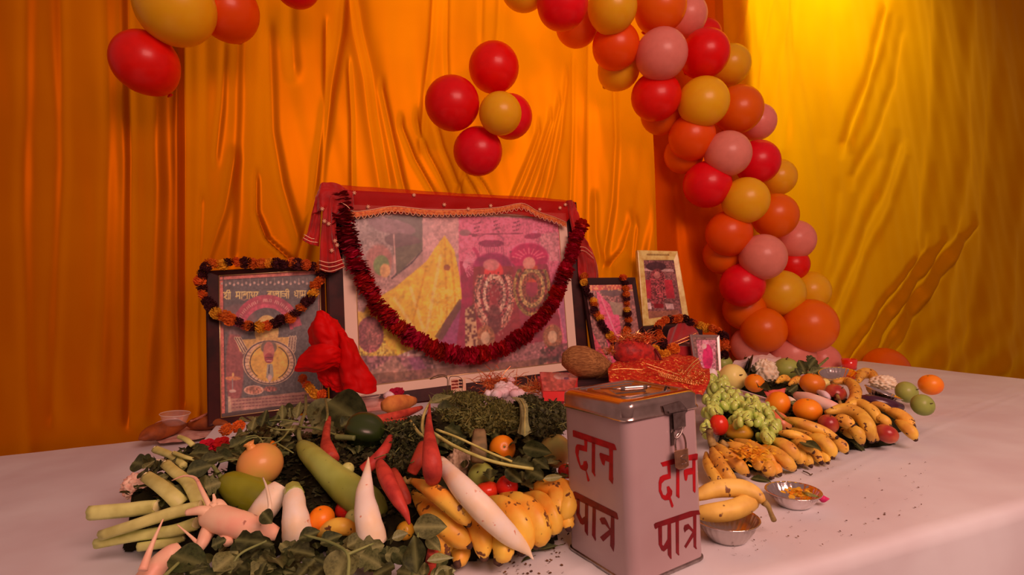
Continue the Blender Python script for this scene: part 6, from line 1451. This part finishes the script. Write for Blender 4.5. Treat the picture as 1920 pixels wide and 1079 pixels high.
# booklets
def slab(label, q, th, m, name='booklet', cat='booklet', parts=True, mt=None):
    P = [pz(*v) for v in q]; e = root(name, P[0]-[0, 0, th], label, cat)
    B = [p-np.array([0, 0, th]) for p in P]
    obj('pages', MB().add(B+P, [(3, 2, 1, 0), (4, 5, 6, 7), (0, 1, 5, 4), (1, 2, 6, 5), (2, 3, 7, 6), (3, 0, 4, 7)]), m, e, False)
    if mt:
        c0 = sum(P)/4; T = [c0+(p-c0)*.98+np.array([0, 0, .0015]) for p in P]
        p_ = Print(quad([T[0], T[1], T[2], T[3]]), 60, 40, mt[0]); mt[1](p_); p_.build('cover_print', e)
    reg('L', P[0]-[0, 0, th], 0); reg('L', P[2]-[0, 0, th], 0); return e
def cover(p): p.line([(1020, 700), (1110, 716)], 3, (206, 90, 80)).ellipse(1052, 706, 14, 6, (200, 150, 150)).speck(p.y > 0, .3, 4).ellipse(1062, 710, 5, 2.5, (80, 50, 80))
slab('red edged booklet lying under the bare coconut', [(1018, 735, .20), (1076, 735, .20), (1086, 700, .20), (1012, 698, .20)], .035, mat('red_pages', C(214, 44, 40), .5), mt=((170, 78, 72), cover))
slab('second red booklet beneath the first', [(1022, 745, .16), (1080, 745, .16), (1090, 715, .16), (1008, 706, .16)], .03, mat('pink_pages', C(190, 60, 70), .5))
slab('dark maroon box behind the booklets that the bare coconut leans on', [(1078, 716, .19), (1150, 716, .19), (1150, 696, .19), (1082, 696, .19)], .15, blk, 'cardboard_box', 'box')
# bare coconut
M_coco = mat('coconut_fibre', C(110, 56, 26), .9, C(150, 86, 44), 30, .6, 50, stretch=(1, 6, 6))
cc = A(1100, 681, 2.28); e = root('coconut', cc-[0, 0, .06], 'hairy brown coconut on the booklets behind the donation box', 'coconut')
def cocos(th, t): return 1+.03*math.cos(3*th)+.02*math.sin(9*th+t*20)
s_ = pxr(cc)
obj('husk', sweep([A(1054, 674, 2.27), A(1080, 676, 2.27), A(1105, 682, 2.28), A(1144, 692, 2.3)], [q*s_ for q in (11, 23, 28, 29.5, 28, 23, 11)], 22, 26, cocos), M_coco, e)
fb = MB()
for k in range(150):
    a = RND.uniform(0, 2*PI); u = RND.uniform(-.7, .7); rr = 28*s_*math.sqrt(max(.05, 1-u*u*.9))
    q = cc+np.array([u*.095, 0, -u*.02])+np.array([0, math.cos(a), math.sin(a)])*rr; d = np.array([RND.uniform(.012, .04), RND.uniform(-.005, .005), RND.uniform(-.006, .006)])-(q-cc)*.06
    t = sweep([q, q+d*.5+(q-cc)*.01, q+d], [.0007, .0003], 3, 3, cap=False); fb.add(t.v, t.f)
fo = obj('fibres', fb, M_coco, e); fo['kind'] = 'stuff'
reg('L', cc, .075)
# coconut wrapped in red with gold tinsel, and the gold trimmed cloth
M_redw = mat('red_net_wrap', C(170, 24, 14), .5, C(120, 14, 10), 40, .6, 60, sheen=.3)
cw = A(1196, 670, 2.42); e = root('wrapped_coconut', cw-[0, 0, .08], 'coconut wrapped in red netting, tied with gold tinsel', 'coconut'); s_ = pxr(cw)
obj('wrap', sweep([A(1150, 668, 2.4), A(1170, 664, 2.4), A(1200, 668, 2.42), A(1240, 684, 2.44)], [q*s_ for q in (6, 22, 30, 30, 24, 7)], 24, 30, lambda th, t: 1+.06*math.cos(11*th+t*6)+.03*math.sin(23*th)), M_redw, e)
obj('tie', sweep([A(1228, 655, 2.38), A(1238, 672, 2.35), A(1242, 690, 2.38)], [.006]*2, 8, 10), mat('dark_red_tie', C(90, 10, 12), .6), e)
reg('R', cw, .08)
tinsel('gold tinsel sprouting from the wrapped coconut', 0, 0, 0, .03, 260, M_ting, None) if False else None
for (x, y, n, m_, lb) in ((1175, 640, 320, M_ting, 'gold tinsel puff on top of the wrapped coconut'), (1205, 640, 240, M_tin, 'red tinsel puff on top of the wrapped coconut'), (1150, 662, 120, M_ting, 'gold tinsel wisps between the two coconuts')):
    tinsel(lb, x, y, 0, .022, n, m_, 2.40, .05)
M_rc2 = mat('red_gold_cloth', C(150, 14, 12), .5, C(186, 44, 22), 50, .3, 60, spots=C(220, 130, 56), spot_scale=90, spot_lo=.60)
gcl = root('trimmed_cloth', A(1240, 705, 2.1), 'folded red cloth with gold trim behind the lid of the donation box', 'cloth')
solid(obj('cloth', loft([[A(1142, 712, 2.0), A(1200, 722, 1.95), A(1260, 732, 1.93), A(1318, 738, 1.92)], [A(1140, 694, 2.15), A(1200, 696, 2.1), A(1270, 704, 2.08), A(1330, 716, 2.05)], [A(1150, 684, 2.3), A(1210, 680, 2.3), A(1280, 684, 2.3), A(1330, 700, 2.25)], [A(1160, 672, 2.5), A(1220, 668, 2.5), A(1290, 668, 2.5), A(1330, 690, 2.4)]], 50, 40, .006, 4, 2, .02), M_rc2, gcl), .003)
lc = MB()
for k, row in enumerate(([(1145, 694), (1170, 692), (1208, 694)], [(1210, 682), (1240, 692), (1275, 704)], [(1212, 688), (1245, 700), (1280, 710), (1310, 718)], [(1282, 702), (1296, 684), (1310, 672)], [(1286, 706), (1300, 688), (1314, 676)])):
    t = sweep([A(x, y, 2.03+k*.01) for x, y in row], [.0025]*2, 6, 20); lc.add(t.v, t.f)
for k in range(26):
    x = 1235+k*3.4; y = 700+k*.9; t = sweep([A(x, y, 2.0), A(x+2, y+6, 1.99), A(x+5, y+4, 2.0), A(x+3, y-1, 2.0)], [.0018]*2, 5, 8); lc.add(t.v, t.f)
for k in range(40):
    x = RND.uniform(1268, 1320); y = RND.uniform(690, 722); a = RND.uniform(0, 6); t = sweep([A(x, y, 2.0), A(x+6*math.cos(a), y+6*math.sin(a), 1.99), A(x+8*math.cos(a+.8), y+8*math.sin(a+.8), 2.0)], [.0018]*2, 5, 6); lc.add(t.v, t.f)
q = obj('gold_fringe', lc, M_ting, gcl); q['kind'] = 'stuff'
for x, y in ((1180, 700), (1240, 700), (1300, 715), (1240, 680)): reg('R', A(x, y, 2.15), .03)
# yellow blooms and garlic near the silver bowl
for (x, y, D, r, k, lb) in ((1224, 656, 2.5, 13, 'y', 'yellow bloom beside the red shrine seat'), (1246, 664, 2.45, 11, 'y', 'pale yellow bloom behind the wrapped coconut'), (1240, 674, 2.42, 9, 'y', 'small cream bloom beside the silver paper bowl')):
    q = A(x, y, D); o = inst('bloom', FL[k][1], Matrix.Translation(Vector(q)) @ Matrix.Scale(r*pxr(q), 4)); tag(o, lb, 'flower'); reg('R', q, .03)
for (x, y, r, lb) in ((1322, 692, 13, 'upper bulb of white garlic by the melon'), (1334, 704, 12, 'lower bulb of white garlic by the melon'), (1316, 706, 10, 'small garlic bulb at the end of the gold fringe')):
    ball('R', 'garlic_bulb', lb, 'garlic', x, y, r, M_garlic, r*1.05, (RND.uniform(-.5, .5), -.4, 1), 'stem', .03, lobes=.06, dimple=-.15)
# red shrine seat
M_velvet = mat('red_velvet', C(150, 10, 14), .7, C(120, 6, 10), 8, .2, 40, sheen=.5)
sh_ = root('shrine_seat', A(1275, 690, 2.82), 'small red cloth shrine seat with a gold trimmed canopy', 'shrine')
obj('body', mbjoin(loft([[A(1240, 655, 2.8), A(1265, 650, 2.78), A(1300, 650, 2.8)], [A(1240, 690, 2.8), A(1265, 700, 2.72), A(1304, 700, 2.8)]], 20, 10, .004, 3), loft([[A(1240, 655, 2.8), A(1265, 650, 2.78), A(1300, 650, 2.8)], [A(1236, 650, 2.95), A(1265, 640, 2.95), A(1310, 645, 2.95)]], 10, 5)), M_velvet, sh_)
obj('canopy', mbjoin(loft([[A(1246, 656, 2.78), A(1272, 646, 2.76), A(1312, 630, 2.78)], [A(1250, 640, 2.84), A(1272, 630, 2.84), A(1306, 620, 2.86)], [A(1254, 620, 2.94), A(1276, 604, 2.94), A(1290, 606, 2.94)]], 24, 16, .004, 3, 1), ), M_velvet, sh_)
for f_ in ((0, 0), (2, 6)): obj('gold_trim', sweep([A(1247+f_[0], 655-f_[1], 2.765), A(1273, 645-f_[1], 2.75), A(1311-f_[0], 630-f_[1], 2.765)], [.003]*2, 6, 16), M_ting, sh_)
obj('seat', (lambda m_: m_)(sweep([A(1244, 688, 2.8), A(1304, 690, 2.8)], [.05, .05], 4, 3)), M_velvet, sh_, False)
reg('R', A(1275, 700, 2.82), .05); reg('R', A(1325, 700, 2.72), .0)
# clear plastic tray edge and pink wrapper beyond the grapes
tr_ = root('plastic_tray', PT('R', (1400, 735)), 'clear plastic tray lying behind the grapes', 'tray')
obj('sheet', loft([[PT('R', (1360, 726, .02)), PT('R', (1400, 738, .02)), PT('R', (1442, 752, .02))], [PT('R', (1362, 734, .03)), PT('R', (1400, 745, .035)), PT('R', (1440, 760, .03))], [PT('R', (1385, 742, .01)), PT('R', (1405, 752, .01)), PT('R', (1440, 764, .01))]], 24, 12, .003, 2), mat('shiny_plastic', (.8, .72, .78), .1, alpha=.55, spec=.9), tr_)
obj('rim', sweep([PT('R', (1360, 724, .032)), PT('R', (1400, 736, .036)), PT('R', (1444, 750, .03))], [.003]*2, 8, 16), mat('plastic_edge', (.85, .75, .8), .12, alpha=.8, spec=.9), tr_)
wp = root('paper_wrapper', PT('R', (1460, 738)), 'pinkish red paper wrapper between the two oranges', 'wrapper')
solid(obj('sheet', loft([[PT('R', (1432, 734, .02)), PT('R', (1455, 731, .025)), PT('R', (1474, 728, .02))], [PT('R', (1440, 746, .02)), PT('R', (1455, 742, .02)), PT('R', (1470, 742, .015))]], 12, 8, .003, 2), mat('pink_red_paper', C(214, 80, 70), .5), wp), .001)
# white plastic bag behind the cauliflower, red glass and jar by the curtain
bg_ = root('plastic_bag', A(1410, 682, 2.75), 'crumpled translucent bag behind the cauliflower of the far heap', 'bag')
obj('sheet', loft([[A(1372, 694, 2.75), A(1410, 690, 2.75), A(1462, 690, 2.78)], [A(1376, 680, 2.78), A(1410, 673, 2.78), A(1464, 674, 2.8)], [A(1400, 676, 2.86), A(1430, 668, 2.86), A(1464, 666, 2.88)]], 30, 16, .004, 3, 2, .02), mat('milky_plastic', C(206, 150, 136), .3, alpha=.75), bg_); reg('R', A(1400, 690, 2.75), .01); reg('R', A(1450, 690, 2.78), .01)
gl_ = pz(1593, 692, .003); e = root('red_glass', gl_, 'small red glass behind the shiny foil bowl', 'glass')
bb = lathe([(.001, 0), (.040, 0), (.046, .062), (.043, .062), (.037, .005), (.001, .005)], 24); xf(bb, Matrix.Translation(Vector(gl_))); obj('cup', bb, mat('red_glass', C(210, 30, 16), .1, spec=.8, coat=.5), e)
for k, (x, y, lb) in enumerate(((1700, 736, 'dark green guava at the far right end of the heap'), (1730, 760, 'second guava beyond the right end of the banana row'))):
    ball('R', 'guava', lb, 'guava', x, y, 20, M_guava, 18, None, 'stem', .01)
ball('R', 'orange', 'orange beyond the right end of the far heap', 'fruit', 1745, 722, 20, M_or, 19, None, 'button', .01)
veg('R', 'eggplant', 'dark purple brinjal under the right hand foil bowl', 'vegetable', [(1608, 748, .01), (1635, 752, .01), (1665, 760, .0), (1690, 764, -.01)], [6, 11, 12, 12, 7], mat('purple_brinjal', C(60, 22, 34), .25, coat=.4), 16, 18)

# ------------------------------------------------------------ the heaps' hidden bulk: beds of leaves that fit under everything above
def mound(side, label, step, seed, nleaf, taper, cell_m):
    pts = np.array(PILE[side]); lo = pts[:, :2].min(0)-.25; hi = pts[:, :2].max(0)+.25
    nx = int((hi[0]-lo[0])/step)+1; ny = int((hi[1]-lo[1])/step)+1
    gx, gy = np.meshgrid(lo[0]+np.arange(nx)*step, lo[1]+np.arange(ny)*step, indexing='ij')
    num = np.zeros_like(gx); den = np.zeros_like(gx); dmin = np.full_like(gx, 9.0); cap = np.full_like(gx, 9.0)
    for x, y, z, r in pts:
        d2 = (gx-x)**2+(gy-y)**2; w = 1/(d2+.0012)**1.6; num += w*max(0, z); den += w; d = np.sqrt(d2)-r; dmin = np.minimum(dmin, d)
        cap = np.minimum(cap, np.maximum(0, z)+.002+np.maximum(0, d+r*.3)*1.3)
    z = np.minimum(num/den, cap+.004)
    # the bed covers the gaps between the things on it but does not spread past them
    def disk(Mk, rad, grow):
        k = int(rad/step); out = Mk.copy()
        for a in range(-k, k+1):
            for b in range(-k, k+1):
                if a*a+b*b <= k*k:
                    sh_ = np.roll(np.roll(Mk, a, 0), b, 1); out = (out | sh_) if grow else (out & sh_)
        return out
    mk = disk(disk(dmin < .0, .085, True), .124, False)
    sf = int(.055/step); fr = np.zeros_like(mk); fr[:, sf:] = mk[:, :-sf]; mk = mk & fr      # nothing juts out in front of the lowest things
    ed = disk(mk, step*1.5, False)
    z = np.where(ed, z, np.where(mk, z*.5, 0))
    dt = (gx*1.0-T0[0])*TN[0]+(gy-T0[1])*TN[1]                    # stay on the table and out of the box
    z[(dt < .02) | (dt > 1.9)] = 0
    bx = np.abs((gx-boxc[0])*exr[0]+(gy-boxc[1])*exr[1]); by = np.abs((gx-boxc[0])*exl[0]+(gy-boxc[1])*exl[1]); z[(bx < H+.02) & (by < H+.02)] = 0
    rs = np.random.RandomState(seed); zz = z+rs.uniform(-.004, .002, z.shape)*(z > .01)
    keep = z > .004; V = []; F = []; idx = -np.ones(z.shape, int)
    cells = [(i, j) for i in range(nx-1) for j in range(ny-1) if keep[i:i+2, j:j+2].any()]
    for i, j in cells:
        for a, b in ((i, j), (i+1, j), (i+1, j+1), (i, j+1)):
            if idx[a, b] < 0: idx[a, b] = len(V); V.append((gx[a, b], gy[a, b], TZ+.003+max(0, zz[a, b])))
        F.append((idx[i, j], idx[i+1, j], idx[i+1, j+1], idx[i, j+1]))
    # scattered small leaves over the bed
    V0 = np.array([(0, -.05, 0), (0, .05, 0), (.35, -.32, .06), (.35, 0, 0), (.35, .32, .06), (.75, -.22, .02), (.75, 0, -.03), (.75, .22, .02), (1.05, 0, -.12)], float)
    Fq = np.array([(0, 2, 3, 1), (1, 3, 4, 1), (2, 5, 6, 3), (3, 6, 7, 4), (5, 8, 6, 5), (6, 8, 7, 6)]); Fq = np.array([(0, 2, 3, 1), (2, 5, 6, 3), (3, 6, 7, 4)])
    ii, jj = np.where(z > .012); Ms = []
    for k in range(nleaf if len(ii) else 0):
        q = rs.randint(len(ii)); a, b = ii[q], jj[q]
        p = (gx[a, b]+rs.uniform(-step, step), gy[a, b]+rs.uniform(-step, step), TZ+z[a, b]+rs.uniform(-.004, .006))
        Ms.append(np.array(Matrix.Translation(Vector(p)) @ Matrix.Rotation(rs.rand()*6.28, 4, 'Z') @ Matrix.Rotation(rs.uniform(-.7, .3), 4, 'Y') @ Matrix.Rotation(rs.uniform(-.5, .5), 4, 'X') @ Matrix.Scale(rs.uniform(.014, .032), 4)))
    W, Q = many((V0, Fq), Ms)
    r = root('leaf_bed', (float(gx.mean()), float(gy.mean()), TZ+.003), label, 'leaves'); r['kind'] = 'stuff'
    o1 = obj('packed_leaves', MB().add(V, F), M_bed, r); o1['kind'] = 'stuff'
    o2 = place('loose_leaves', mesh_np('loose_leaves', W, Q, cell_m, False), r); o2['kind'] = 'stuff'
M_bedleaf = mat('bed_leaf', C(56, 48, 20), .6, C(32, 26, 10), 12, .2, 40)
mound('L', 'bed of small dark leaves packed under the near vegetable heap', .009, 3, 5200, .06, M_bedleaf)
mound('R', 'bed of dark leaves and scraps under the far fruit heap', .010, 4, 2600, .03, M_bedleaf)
